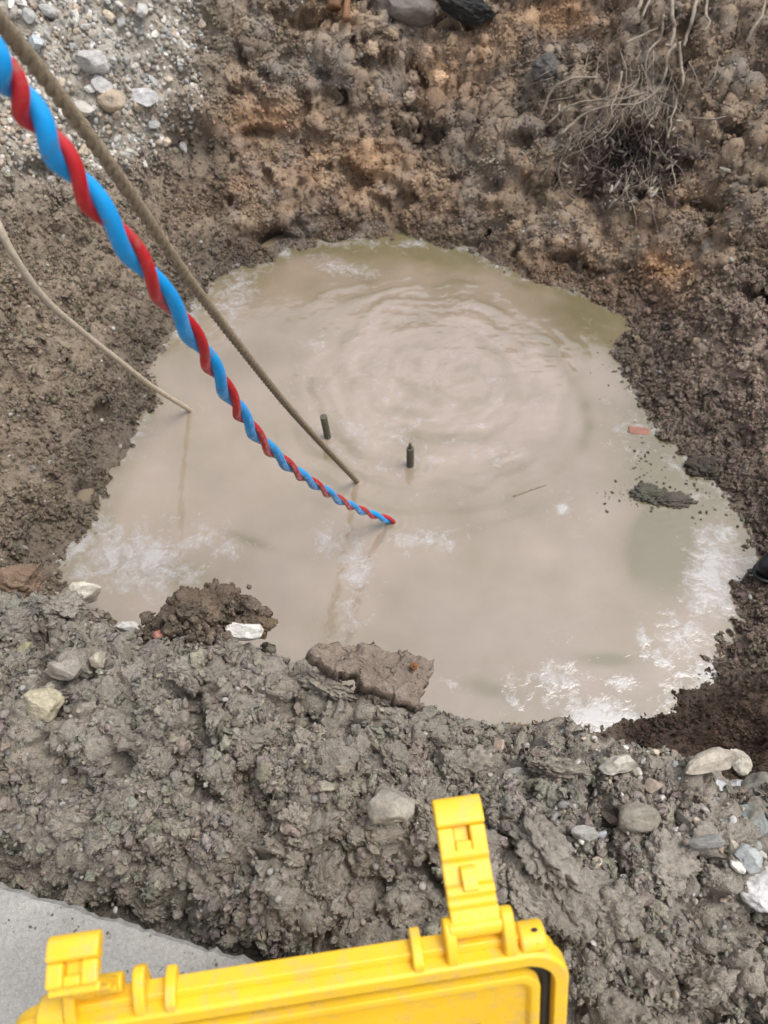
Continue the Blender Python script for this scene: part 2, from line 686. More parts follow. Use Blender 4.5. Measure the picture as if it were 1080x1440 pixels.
def water_material():
    m, t, b = new_mat('muddy_water')
    si = t.nodes.new('ShaderNodeAttribute'); si.attribute_name = 'silt_reflect'  # pale mud amount, lowered where dark reflections are painted in
    fo = t.nodes.new('ShaderNodeAttribute'); fo.attribute_name = 'foam'
    n1 = noise_node(t, 2.2, 5, .6)
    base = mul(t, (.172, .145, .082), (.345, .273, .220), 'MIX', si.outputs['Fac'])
    base = mul(t, base, ramp(t, n1.outputs[0], [(.35, .92), (.65, 1.07)]).outputs[0])
    # clots of foam and scum floating on the surface
    n2 = noise_node(t, 20, 6, .66)
    n2.inputs['Distortion'].default_value = 1.0
    n3 = noise_node(t, 60, 3, .6)
    n3.inputs['Distortion'].default_value = .8
    s = t.nodes.new('ShaderNodeMath'); s.operation = 'MULTIPLY_ADD'
    t.links.new(n3.outputs[0], s.inputs[0]); s.inputs[1].default_value = .42
    t.links.new(n2.outputs[0], s.inputs[2])
    s2 = t.nodes.new('ShaderNodeMath'); s2.operation = 'ADD'
    t.links.new(s.outputs[0], s2.inputs[0]); t.links.new(fo.outputs['Fac'], s2.inputs[1])
    fm = ramp(t, s2.outputs[0], [(.98, 0.0), (1.0, .0)])
    mr = t.nodes.new('ShaderNodeMapRange')
    mr.inputs[1].default_value = .91; mr.inputs[2].default_value = 1.24
    mr.inputs[3].default_value = 0; mr.inputs[4].default_value = .75
    t.nodes.remove(fm)
    t.links.new(s2.outputs[0], mr.inputs[0])
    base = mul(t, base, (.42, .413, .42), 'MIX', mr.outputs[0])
    t.links.new(base, b.inputs['Base Color'])
    rr = t.nodes.new('ShaderNodeMapRange')
    rr.inputs[3].default_value = .07; rr.inputs[4].default_value = .5
    t.links.new(mr.outputs[0], rr.inputs[0])
    t.links.new(rr.outputs[0], b.inputs['Roughness'])
    b.inputs['IOR'].default_value = 1.72
    b.inputs['Specular IOR Level'].default_value = 1.0
    n4 = noise_node(t, 38, 3, .55)
    p = bump(t, b, n4.outputs[0], .12, .004)
    bump(t, b, mr.outputs[0], .5, .002, p)
    return m


M['water'] = water_material()

# ------------------------------------------------------------------ terrain
WZ = -0.70
vis = [(70, 822), (80, 780), (128, 742), (150, 690), (165, 640), (200, 592), (215, 560), (205, 530), (215, 490), (243, 460),
       (262, 430), (290, 392), (340, 374), (378, 368), (402, 350), (480, 336), (540, 332), (600, 337), (645, 347), (690, 364),
       (740, 388), (785, 402), (830, 415), (880, 445), (900, 468), (872, 492), (880, 520), (905, 560), (935, 600), (965, 622),
       (1012, 665), (1045, 730), (1062, 785), (1046, 835), (1040, 890), (1012, 940), (962, 983), (905, 1012), (868, 1040)]
slopes = []
for (px, py) in vis:
    if py < 400: s = 1.18
    elif px < 300: s = .95
    else: s = .95
    if py > 880: s = 1.5
    slopes.append(s)
shore = [at_z(px, py, WZ)[:2] for px, py in vis]
crest = [(820, 1060), (700, 1022), (620, 990), (540, 965), (450, 930), (370, 910), (300, 897), (200, 890), (100, 862)]
for px, py in crest:
    p = at_z(px, py, .03)
    sl = 2.7 if px < 720 else 2.1
    shore.append(np.array([p[0] * 1.1, p[1] + .70 / sl]))
    slopes.append(sl)
shore = np.array(shore)
slopes = np.array(slopes)

E0, E1 = at_z(0, 1243, 0)[:2], at_z(330, 1343, 0)[:2]      # edge of the concrete slab
ed = (E1 - E0) / np.linalg.norm(E1 - E0)
en = np.array([-ed[1], ed[0]])                              # points to the pit
if en[1] < 0: en = -en


def shore_sd(X, Y):
    n = len(X)
    dmin = np.full(n, 1e9, np.float32)
    inside = np.zeros(n, bool)
    A = shore
    B = np.roll(shore, -1, axis=0)
    wsum = np.zeros(n, np.float32); ssum = np.zeros(n, np.float32)
    for (ax, ay), (bx, by), s in zip(A, B, slopes):
        dx, dy = bx - ax, by - ay
        L = dx * dx + dy * dy
        t = np.clip(((X - ax) * dx + (Y - ay) * dy) / L, 0, 1)
        d = (X - ax - t * dx) ** 2 + (Y - ay - t * dy) ** 2
        dmin = np.minimum(dmin, d)
        wgt = 1 / (d + 4e-3) ** 2
        wsum += wgt; ssum += wgt * s
        c = ((ay > Y) != (by > Y)) & (X < dx * (Y - ay) / (dy if abs(dy) > 1e-9 else 1e-9) + ax)
        inside ^= c
    d = np.sqrt(dmin)
    return np.where(inside, -d, d), ssum / wsum


xs = np.arange(-1.85, 1.8501, .005)
ys = [-.35]
while ys[-1] < 4.2:
    y = ys[-1]
    ys.append(y + (.012 if y < 0 else (.0031 if y < .75 else (.0055 if y < 2.0 else .0065))))
ys = np.array(ys)
NX, NY = len(xs), len(ys)
GX, GY = np.meshgrid(xs, ys)
X, Y = GX.ravel().astype(np.float32), GY.ravel().astype(np.float32)
P2 = np.stack([X, Y, np.zeros_like(X)], 1)
wob = fbm(P2 * 4.5, 3)
wob2 = fbm(P2 * 11 + 50, 3)
sd, slope = shore_sd(X + .02 * wob2, Y + .02 * fbm(P2 * 11 + 90, 3))
edist = (X - E0[0]) * en[0] + (Y - E0[1]) * en[1]
px0, py0, _d0 = project(np.stack([X, Y, np.full_like(X, WZ)], 1))

shal = .05 + .05 * sstep(760, 900, px0) * sstep(420, 520, py0)
sde = sd - .62 * shal * np.tanh(sd / shal) * (1 - sstep(1.2, 1.0, Y) * sstep(870, 840, px0))
wall_z = WZ + np.where(sd > 0, sde * slope, sde * 1.1)
# benches and hollows in the dug sides
wall_z += np.where(sd > 0, np.minimum(sd, .35) * (.30 * wob + .16 * wob2), 0)
rim = .05 + .05 * wob + .03 * wob2
k = .06
h = np.clip(.5 + .5 * (rim - wall_z) / k, 0, 1)
z_far = rim * (1 - h) + wall_z * h - k * h * (1 - h)
bz = -.14 + .125 * sstep(.028, .075, edist) + .06 * sstep(.05, .22, edist) + .018 * wob2 + .012 * wob
bz -= .03 * sstep(.25, .6, X)
h = np.clip(.5 + .5 * (bz - wall_z) / .05, 0, 1)
z_near = bz * (1 - h) + wall_z * h - .05 * h * (1 - h)
nearmix = sstep(1.3, .95, Y)
Z = z_near * nearmix + z_far * (1 - nearmix)
Z = np.where(edist < .012, -.14, Z)
Z = np.maximum(Z, -.95).astype(np.float32)

P = np.stack([X, Y, Z], 1)
px, py, dep = project(P)


def blob(cx, cy, rx, ry, soft=1.0):
    d = ((px - cx) / rx) ** 2 + ((py - cy) / ry) ** 2
    return np.exp(-d * soft)


# local relief in the photograph: hollow, ledges, root ball
gravel_m = sstep(330, 150, py + .25 * np.maximum(px - 120, 0)) * sstep(330, 190, px + 40 * wob2)
Zadd = .05 * gravel_m * sstep(.1, .3, sd)
Zadd += .05 * blob(505, 235, 60, 30) - .06 * blob(600, 180, 40, 40) - .06 * blob(270, 210, 50, 60)
Zadd += .07 * blob(540, 95, 90, 30) + .07 * blob(880, 210, 90, 70) - .05 * blob(840, 270, 40, 35)
Zadd += .04 * blob(950, 330, 60, 40) + .05 * blob(1000, 430, 60, 40) - .04 * blob(140, 590, 25, 18)
Zadd += .055 * blob(290, 878, 55, 14) + .04 * blob(360, 888, 26, 14)
Zadd *= np.where(sd > .02, 1, 0)
Z = (Z + Zadd).astype(np.float32)


def normals(P):
    G = P.reshape(NY, NX, 3)
    du = np.gradient(G, axis=1)
    dv = np.gradient(G, axis=0)
    n = np.cross(du, dv)
    n /= np.linalg.norm(n, axis=2)[:, :, None] + 1e-12
    return n.reshape(-1, 3).astype(np.float32)


P = np.stack([X, Y, Z], 1)
Nn = normals(P)
berm = (nearmix * (wall_z > bz - .30)).astype(np.float32)
left = (px < 320) & (berm < .5)
right = (px > 820) & (py > 380) & (berm < .5)
far_m = ~(left | right) & (berm < .5)

wp = P + .016 * np.stack([perlin(P * 28), perlin(P * 28 + 31), perlin(P * 28 + 77)], 1) + .006 * np.stack([perlin(P * 80), perlin(P * 80 + 31), perlin(P * 80 + 77)], 1)


def cells(q):
    a, b, i = worley(q)
    return np.clip((b - a) / .34, 0, 1) ** .6 * (.35 + 1.0 * i) - .35 * sstep(.1, 0, b - a)


big = cells(wp * 21) * (1 + .5 * perlin(P * 26 + 4))         # 5 cm clods
patchy = np.where(berm > .5, 1, sstep(-.05, .4, fbm(P * 6 + 400, 3)))
big *= patchy
mid = cells(wp * 54 + 9) * (.35 + .65 * patchy)                                     # 2 cm crumbs
sml = cells(wp * 100 + 3)
lump = fbm(P * 9, 4)
smear = sstep(-.15, .35, fbm(P * 6 + 33, 3))                # smoother, bucket-smeared clay
dry = sstep(-.04, .06, sd)
ampB = np.where(berm > .5, .021, np.where(left, .007, np.where(right, .0035, .0006)))
ampM = np.where(berm > .5, .0085, np.where(left, .006, np.where(right, .0035, .0014)))
ampS = np.where(berm > .5, .003, .0025)
ledge = 1 - np.abs(perlin(P * np.array([4.5, 4.5, 13], np.float32) + .5 * wob[:, None] + 40)) * 2.2
ledge2 = 1 - np.abs(perlin(P * np.array([12, 12, 30], np.float32) + 60)) * 2.2
pits = sstep(.18, .5, fbm(P * 13 + 91, 3)) * berm * .040 + sstep(.25, .6, fbm(P * 9 + 55, 3)) * far_m * .045
D = np.where(far_m, .006, .016) * lump - pits + (.022 * ledge + .005 * ledge2) * far_m * dry + (ampB * big * (1 - .45 * smear) + ampM * mid * (1 - .5 * smear) + ampS * sml) * (.35 + .65 * dry)
rg = ridged(wp * 15 + 7, 4, .55)
D += np.where(far_m, .0055, np.where(berm > .5, .006, .004)) * rg * (1 - .5 * smear) * (.3 + .7 * dry)
D += .0050 * fbm(P * 55, 4, .6) * (1 - .4 * smear)
for (a_, b_, w_, h_, d_) in [(600, 178, 26, 14, .09), (262, 195, 30, 26, .06), (385, 335, 22, 12, .07), (520, 262, 34, 9, .06), (735, 200, 14, 12, .06), (692, 262, 16, 12, .05), (885, 240, 46, 26, .10),
                             (890, 215, 20, 14, .05), (640, 35, 30, 14, .06), (425, 30, 24, 14, .06), (365, 185, 30, 8, .05), (985, 300, 22, 10, .05), (145, 570, 12, 10, .06), (120, 690, 14, 12, .05), (55, 250, 30, 14, .04), (830, 265, 18, 12, .05), (1065, 420, 26, 16, .06), (475, 140, 18, 10, .05), (540, 110, 26, 8, .04)]:
    D = D - 1.5 * d_ * np.exp(-(((px - a_) / w_) ** 2 + ((py - b_) / h_) ** 2) ** 1.5) * (sd > .03)
D = np.where(edist < .03, D * .2, D)
T = P + Nn * D[:, None].astype(np.float32)
Tn = normals(T)

# soil colours: grey clay on the heap, brown and ochre in the cut
cl = lambda r, g, b: np.array([r, g, b], np.float32)
C = np.tile(cl(.150, .113, .080), (len(X), 1))


def blend(mask, c):
    global C
    C = C * (1 - mask[:, None]) + c * mask[:, None]


v1 = sstep(-.35, .4, fbm(P * 5 + 5, 4))
v2 = sstep(.05, .6, fbm(P * 8 + 71, 4))
blend(v1 * .5, cl(.115, .090, .072))
v3 = sstep(-.05, .35, fbm(P * 17 + 15, 5, .6)); v4 = sstep(-.1, .4, fbm(P * 11 + 215, 5, .6))
blend(v3 * .55 * far_m, cl(.215, .158, .105))
blend(v4 * .6 * far_m, cl(.072, .056, .046))
v5 = sstep(.05, .35, fbm(P * 7 + 315, 4, .6))
blend(v5 * .55 * far_m, cl(.150, .138, .125))
blend(left * 1.0, cl(.158, .128, .097))
blend(right * 1.0, cl(.150, .117, .095))
blend((gravel_m * .9).astype(np.float32), cl(.30, .28, .245))
ochre = np.zeros(len(X), np.float32)
for b_ in [(505, 235, 75, 40, .9), (360, 165, 70, 30, .7), (790, 25, 60, 30, .8), (935, 385, 50, 45, .8), (800, 370, 70, 40, .4), (560, 260, 110, 60, .45),
           (330, 260, 90, 60, .3), (960, 270, 40, 60, .5), (620, 120, 60, 50, .4), (700, 70, 60, 40, .5), (470, 20, 30, 30, .5), (880, 400, 90, 40, .35)]:
    ochre = np.maximum(ochre, b_[4] * blob(*b_[:4]))
ochre *= (.65 + .7 * v1)
blend(np.clip(ochre, 0, 1), cl(.26, .158, .090))
blue = np.maximum.reduce([.5 * blob(770, 105, 40, 40), .4 * blob(640, 190, 60, 50), .5 * blob(420, 100, 60, 40)])
blend(np.clip(blue, 0, 1), cl(.125, .122, .112))
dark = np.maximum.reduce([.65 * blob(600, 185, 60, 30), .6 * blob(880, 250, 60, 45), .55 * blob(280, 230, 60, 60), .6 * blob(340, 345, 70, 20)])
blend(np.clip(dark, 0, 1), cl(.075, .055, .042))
blend((v2 * .35).astype(np.float32), cl(.19, .15, .11))
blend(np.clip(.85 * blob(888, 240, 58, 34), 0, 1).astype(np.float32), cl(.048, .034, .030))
blend(np.clip(.5 * blob(860, 170, 110, 60), 0, 1).astype(np.float32), cl(.115, .095, .080))
brm = np.clip(berm, 0, 1) * sstep(-.55, -.36, T[:, 2])
blend(brm.astype(np.float32), cl(.172, .156, .134))
blend((brm * v1 * .45).astype(np.float32), cl(.188, .166, .137))
blend((brm * v2 * .4).astype(np.float32), cl(.140, .130, .110))
rb = sstep(840, 900, px) * sstep(930, 990, py) * (1 - brm)
blend(rb.astype(np.float32), cl(.062, .041, .029))
wet = (sstep(.15, .02, T[:, 2] - WZ + .03 * wob2)).astype(np.float32)
C *= (1 - .42 * wet)[:, None]

C *= 1.38
C *= np.where(berm > .5, 1.10, np.where(left, 1.10, 1.36))[:, None] * (1 - .2 * rb * (berm < .5))[:, None]
keep_v = (sd > -.14) & (edist > -.06)
idx = np.arange(NX * NY).reshape(NY, NX)
Q = np.stack([idx[:-1, :-1], idx[:-1, 1:], idx[1:, 1:], idx[1:, :-1]], -1).reshape(-1, 4)
Q = Q[keep_v[Q].all(1)]
used = np.zeros(NX * NY, bool); used[Q] = True
remap = np.cumsum(used) - 1
g_me = make_mesh('ground', T[used], remap[Q], True, C[used], {'wet': wet[used]})
tag(link('ground', g_me, M['soil']), kind='structure')

# far ground around the pit and the bed under the pool
def slab_mesh(name, x0, x1, y0, y1, z0, z1):
    V = [(x, y, z) for z in (z0, z1) for y in (y0, y1) for x in (x0, x1)]
    F = [(0, 2, 3, 1), (4, 5, 7, 6), (0, 1, 5, 4), (2, 6, 7, 3), (0, 4, 6, 2), (1, 3, 7, 5)]
    return V, F


R_in, R_out = (-1.8, 1.8, -.2, 4.1), 45
gv = [(R_in[0], R_in[2], -.16), (R_in[1], R_in[2], -.16), (R_in[1], R_in[3], -.03), (R_in[0], R_in[3], -.03),
      (-R_out, -R_out, -.22), (R_out, -R_out, -.22), (R_out, R_out, -.03), (-R_out, R_out, -.03)]
gf = [(4, 5, 1, 0), (5, 6, 2, 1), (6, 7, 3, 2), (7, 4, 0, 3)]
o = link('ground', make_mesh('far_ground', gv, gf, False, np.tile(cl(.17, .14, .11), (8, 1)), {'wet': np.zeros(8)}), M['soil'])
tag(o, kind='structure')

# ------------------------------------------------------------------ pool water
wx = np.arange(-1.25, 1.2501, .0065)
wy = np.arange(.72, 3.0, .0065)
WX, WY = np.meshgrid(wx, wy)
WXr, WYr = WX.ravel().astype(np.float32), WY.ravel().astype(np.float32)
wsd, _ = shore_sd(WXr, WYr)
WP = np.stack([WXr, WYr, np.full_like(WXr, WZ)], 1)
wpx, wpy, wdep = project(WP)
sc0 = at_z(612, 530, WZ)
rx_ = WXr - sc0[0]; ry_ = WYr - sc0[1]
rr_ = np.sqrt(rx_ ** 2 + ry_ ** 2) + .035 * fbm(WP * 5, 3)
churn = sstep(.56, .30, rr_)
ring = np.exp(-((rr_ - .44) / .16) ** 2)
ang = np.arctan2(ry_, rx_)
swirl = rr_ + .018 * ang
arcs = np.sin(swirl * 2 * PI / .085 + 1.5 * fbm(WP * 4 + 8, 2))
st = np.stack([rr_ * 15, ang * 1.5, np.zeros_like(ang)], 1)
streak = fbm(st, 3)
brk = sstep(-.15, .45, fbm(np.stack([rr_ * 7, ang * 1.1, ang * 0], 1) + 5, 3))
wz = .0021 * ring * arcs * brk * sstep(-2.6, .6, -np.abs(ang - .9) + .6)
wz += .0017 * churn * streak + .0013 * (churn + .3 * ring) * fbm(WP * np.array([20, 32, 1], np.float32), 4, .6)
wz += .0007 * fbm(WP * 15 + 20, 3) * sstep(860, 640, wpy) + .0003 * fbm(WP * 12, 2)


def wblob(cx, cy, rx, ry, rot=0):
    a = math.radians(rot)
    dx, dy = wpx - cx, wpy - cy
    u = dx * math.cos(a) + dy * math.sin(a); v = -dx * math.sin(a) + dy * math.cos(a)
    return np.exp(-(u / rx) ** 2 - (v / ry) ** 2)


silt_reflect = .62 + .25 * fbm(WP * 2.2, 3) * .5
silt_reflect = silt_reflect + .30 * churn * (1 + 1.6 * streak) + .22 * fbm(WP * 6 + 60, 4)
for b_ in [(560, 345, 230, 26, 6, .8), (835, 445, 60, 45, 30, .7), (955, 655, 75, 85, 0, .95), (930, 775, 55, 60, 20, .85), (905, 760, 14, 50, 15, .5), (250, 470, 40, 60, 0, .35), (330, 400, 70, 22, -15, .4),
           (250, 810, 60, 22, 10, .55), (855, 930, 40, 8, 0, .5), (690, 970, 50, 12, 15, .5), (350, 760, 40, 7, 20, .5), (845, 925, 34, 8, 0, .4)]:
    silt_reflect = silt_reflect - b_[5] * wblob(*b_[:5])  # olive shallows, and dark bank reflections painted into the water colour
reflect_arc_px = [(735, 460), (775, 495), (805, 535), (823, 570), (828, 600), (818, 630)]
for (a_, b_) in zip(reflect_arc_px[:-1], reflect_arc_px[1:]):
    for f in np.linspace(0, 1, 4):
        silt_reflect = silt_reflect - .22 * wblob(a_[0] + (b_[0] - a_[0]) * f, a_[1] + (b_[1] - a_[1]) * f, 9, 9)  # dark reflections in the ripples, painted as olive arcs
silt_reflect = silt_reflect - .42 * ring * brk * sstep(.1, .9, arcs) - .35 * sstep(.09, .0, np.abs(wsd)) * (1 + fbm(WP * 7 + 9, 3))  # dark ripple reflections painted round the swirl; olive along the shore
silt_reflect = np.clip(silt_reflect, 0, 1.0)
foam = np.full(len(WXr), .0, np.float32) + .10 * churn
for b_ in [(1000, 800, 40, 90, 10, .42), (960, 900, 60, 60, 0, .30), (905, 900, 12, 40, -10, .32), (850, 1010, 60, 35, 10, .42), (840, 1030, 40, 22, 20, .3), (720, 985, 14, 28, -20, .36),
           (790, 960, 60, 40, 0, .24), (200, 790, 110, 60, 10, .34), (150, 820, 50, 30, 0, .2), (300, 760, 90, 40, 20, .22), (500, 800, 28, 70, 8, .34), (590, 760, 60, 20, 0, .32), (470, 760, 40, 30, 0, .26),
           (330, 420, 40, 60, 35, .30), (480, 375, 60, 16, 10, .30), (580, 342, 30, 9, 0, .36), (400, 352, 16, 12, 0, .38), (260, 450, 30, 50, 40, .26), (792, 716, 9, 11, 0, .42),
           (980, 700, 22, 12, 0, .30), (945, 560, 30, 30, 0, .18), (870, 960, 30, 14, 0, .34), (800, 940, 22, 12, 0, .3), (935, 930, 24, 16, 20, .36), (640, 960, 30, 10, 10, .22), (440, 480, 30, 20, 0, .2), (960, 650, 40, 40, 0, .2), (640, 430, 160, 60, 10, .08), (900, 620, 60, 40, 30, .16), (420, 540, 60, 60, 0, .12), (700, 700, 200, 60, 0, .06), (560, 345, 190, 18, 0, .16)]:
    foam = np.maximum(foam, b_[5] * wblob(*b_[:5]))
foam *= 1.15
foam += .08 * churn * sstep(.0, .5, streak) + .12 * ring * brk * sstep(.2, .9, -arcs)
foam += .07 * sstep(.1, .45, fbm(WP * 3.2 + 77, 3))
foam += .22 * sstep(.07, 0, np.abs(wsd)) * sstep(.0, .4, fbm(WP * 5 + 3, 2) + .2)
for (a_, b_) in ((460, 615), (577, 654), (502, 677), (552, 733), (268, 577), (899, 606), (925, 702), (994, 668)):
    q_ = at_z(a_, b_, WZ)
    d_ = np.hypot(WXr - q_[0], WYr - q_[1])
    wz += .0011 * np.exp(-d_ / .045) * np.sin(d_ * 2 * PI / .026)
WP[:, 2] += wz
keepw = wsd < .10
NXw, NYw = len(wx), len(wy)
idw = np.arange(NXw * NYw).reshape(NYw, NXw)
Qw = np.stack([idw[:-1, :-1], idw[:-1, 1:], idw[1:, 1:], idw[1:, :-1]], -1).reshape(-1, 4)
Qw = Qw[keepw[Qw].all(1)]
uw = np.zeros(NXw * NYw, bool); uw[Qw] = True
rm = np.cumsum(uw) - 1
w_me = make_mesh('water', WP[uw], rm[Qw], True, None, {'silt_reflect': silt_reflect[uw], 'foam': foam[uw]})
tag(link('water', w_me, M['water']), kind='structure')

# ------------------------------------------------------------------ concrete slab the photographer stands on
sv, sf = [], []
n = 420
L = np.linspace(-1.2, 2.6, n)
jag = .004 * fbm(np.stack([L * 60, L * 0, L * 0], 1), 3) + .003 * perlin(np.stack([L * 180, L * 0 + 4, L * 0], 1))
for i in range(n):
    e = E0 + ed * L[i]
    a = e + en * (jag[i] - .004); b = e + en * (jag[i] * 1.8 + .002); c = e - en * .03; d = e - en * 2.2
    sv += [(d[0], d[1], 0), (c[0], c[1], 0), (a[0], a[1], -.002), (b[0], b[1], -.012), (b[0], b[1], -.2), (d[0], d[1], -.2)]
for i in range(n - 1):
    for q in range(5):
        sf.append((i * 6 + q, i * 6 + q + 1, i * 6 + 6 + q + 1, i * 6 + 6 + q))
slab = poly_mesh('pavement', sv, [tuple(reversed(f)) for f in sf], False)
tag(link('pavement', slab, M['concrete']), kind='structure')

# ------------------------------------------------------------------ scatter
tpx, tpy, tdep = project(T)
view = (CAMP - T).astype(np.float32); view /= np.linalg.norm(view, axis=1)[:, None]
facing = np.einsum('ij,ij->i', view, Nn)
dyv = np.gradient(ys)
area = (np.repeat(dyv, NX) * .005 / np.maximum(Nn[:, 2], .25)).astype(np.float64)
inframe = (tpx > -70) & (tpx < 1150) & (tpy > -60) & (tpy < 1520) & (sd > -.035) & (edist > .012) & (facing > .0) & (tdep > .3)


clump = sstep(-.1, .35, fbm(T * 7 + 11, 3)) + np.where(brm > .3, .16, np.where(far_m, .24, .30))


def pick(mask, n, clus=False):
    I = np.where(mask & inframe)[0]
    wgt = area[I] * (clump[I] if clus else 1)
    return rng.choice(I, n, replace=n > 900, p=wgt / wgt.sum())


def near_pixel(x, y, r=4):
    """index of the surface point seen at a picture position"""
    while True:
        I = np.where((np.abs(tpx - x) < r) & (np.abs(tpy - y) < r) & (facing > -.2) & (sd > -.13))[0]
        if len(I):
            break
        r *= 1.6
    J = I[np.argsort(tdep[I])]
    return J[min(len(J) - 1, max(0, len(J) // 8))]


bermv = (brm > .3)
leftv, rightv, farv = left & (gravel_m < .5), right & (rb < .3), far_m
gravv = gravel_m > .35
dkv = rb > .3

mid_clods = [clod_shape(2, 200 + i, 1.2, 3) for i in range(14)]


def soil_points(mask, n, lo, hi, sink=.3, power=2.2):
    I = pick(mask, n, True)
    n = len(I)
    size = lo + (hi - lo) * rng.random(n) ** power
    pos = T[I] + Tn[I] * (size * (1 - 2 * sink) * .6)[:, None] + rng.normal(size=(n, 3)) * .0012
    col = C[I] * rng.uniform(.74, 1.26, (n, 1)) * rng.uniform(.94, 1.06, (n, 3))
    return I, pos, size, col


# crumbs of the heap that are big enough to show their shape
I, pos, size, col = soil_points(bermv, 1100, .006, .014)
tag(link('soil_crumbs', scatter_mesh('soil_crumbs', mid_clods, pos, Tn[I], size, col, .85), M['soil']), kind='stuff')
for (mk, n, lo, hi, sub, lum) in [
        (bermv, 36000, .0011, .0040, 1, 1.4), (bermv, 11000, .0028, .0080, 2, 1.7), (bermv, 1200, .006, .013, 3, 2.1),
        (leftv, 22000, .0016, .0050, 1, 1.4), (leftv, 7500, .004, .0090, 2, 1.7), (leftv, 1500, .007, .015, 3, 2.1),
        (rightv, 22000, .0016, .0052, 1, 1.4), (rightv, 7500, .004, .0100, 2, 1.7), (rightv, 1500, .007, .017, 3, 2.1),
        (farv, 52000, .0018, .0060, 1, 1.4), (farv, 12500, .0035, .0085, 2, 1.7), (farv, 1500, .006, .0125, 3, 2.1),
        (dkv, 5000, .0013, .005, 1, 1.4), (dkv, 900, .003, .008, 2, 1.7)]:
    I, pos, size, col = soil_points(mk, n, lo, hi)
    gn_scatter('soil_crumbs', pos, size, col, sub, lum, 'crumb', sub == 3, (.45, .9), wet[I])
# the same crumbs go on beyond the edges of the picture
seen = inframe
inframe = ~((tpx > -70) & (tpx < 1150)) & (np.abs(tpx - 540) < 1050) & (tpy > -60) & (tpy < 1900) & (sd > -.03) & (edist > .012) & (tdep > .3)
for (mk, n, lo, hi, sub, lum) in [(bermv, 16000, .0013, .0045, 1, 1.4), (bermv, 7000, .003, .009, 2, 1.7), (bermv, 900, .006, .014, 3, 2.1),
                                  (~bermv, 26000, .0018, .0060, 1, 1.4), (~bermv, 10000, .0035, .009, 2, 1.7)]:
    I, pos, size, col = soil_points(mk, n, lo, hi)
    gn_scatter('soil_crumbs', pos, size, col, sub, lum, 'crumb', sub == 3, (.45, .9), wet[I])
inframe = seen
# dust and crumbs lying on the concrete
n = 900
L_ = rng.uniform(-.2, 1.0, n)
e_ = -np.abs(rng.normal(0, .09, n)) - .004
pos = np.stack([E0[0] + ed[0] * L_ + en[0] * e_, E0[1] + ed[1] * L_ + en[1] * e_, np.full(n, .0006)], 1)
cc = np.where(rng.random((n, 1)) < .6, np.array([[.36, .35, .33]]), np.array([[.17, .15, .125]])) * rng.uniform(.7, 1.2, (n, 1))
gn_scatter('grit', pos, .0006 + .0022 * rng.random(n) ** 3, cc, 1, .7, 'grit', False)

# pebbles of the gravel layer and loose in the heap (too many to count): one mesh each
peb2 = [stone_shape(2, 320 + i, 8, .75) for i in range(10)]
PAL = np.array([(.42, .40, .36), (.34, .33, .31), (.27, .25, .22), (.50, .48, .45), (.36, .30, .23), (.22, .22, .21), (.30, .24, .19)], np.float32)


def pebble_batch(mask, n, lo, hi, shapes, dim=1.0):
    I = pick(mask, n)
    size = lo + (hi - lo) * rng.random(n) ** 2.5
    pos = T[I] + Tn[I] * (size * np.where(brm[I] > .3, .75, .3))[:, None]
    col = PAL[rng.integers(0, len(PAL), n)] * rng.uniform(.7, 1.15, (n, 1)) * dim
    if shapes is None:
        return gn_scatter('gravel', pos, size, col, 2, .55, 'grit', True)
    return tag(link('gravel', scatter_mesh('gravel', shapes, pos, Tn[I], size, col.astype(np.float32), .9), M['pebble']), kind='stuff')


for mk, n, lo, hi, sh, dm in [(gravv, 3400, .004, .012, None, 1.25), (gravv, 520, .009, .018, peb2, 1.4), (bermv, 900, .002, .006, None, .95),
                              (leftv, 260, .003, .008, None, 1.0), (bermv & (tpx > 770) & (tpy < 1280), 620, .0025, .008, peb2, 1.35), (farv, 300, .004, .010, None, .9), (rightv, 160, .004, .009, None, .9)]:
    pebble_batch(mk, n, lo, hi, sh, dm)

# ------------------------------------------------------------------ individual clods and stones
def place(o, i, size, sink=.3, tilt=.35, spin=None, col=None, up=0.0):
    nrm = Tn[i] * .6 + Nn[i] + np.array([0, 0, up])
    R = rot_from((nrm + rng.normal(size=3) * tilt)[None], np.array([rng.uniform(0, 2 * PI) if spin is None else spin]))[0]
    s = np.array(size if np.ndim(size) else (size, size, size), float)
    p = T[i] + Nn[i] * (s[2] * (1 - 2 * sink))
    m = Matrix([list(R[r] * s) + [p[r]] for r in range(3)] + [[0, 0, 0, 1]])
    o.matrix_world = m
    if col is not None:
        o.color = (*[float(c) for c in col], 1)


big_meshes = []
for i in range(12):
    v, f = clod_shape(4, 400 + i, 1.25, 4)
    me = make_mesh('clod', v, f, True); me.materials.append(M['clod'])
    big_meshes.append(me)


def clods(mask, n, lo, hi, label, group, power=2.0, sq=(.55, .85), gain=1.0):
    for i in pick(mask, n, True):
        o = bpy.data.objects.new('clod', random.choice(big_meshes))
        COL.objects.link(o)
        s = lo + (hi - lo) * random.random() ** power
        place(o, i, (s * random.uniform(.9, 1.3), s, s * random.uniform(*sq)), .34, .35, None, C[i] * rng.uniform(.88, 1.16) * gain)
        tag(o, label, 'clod', group)


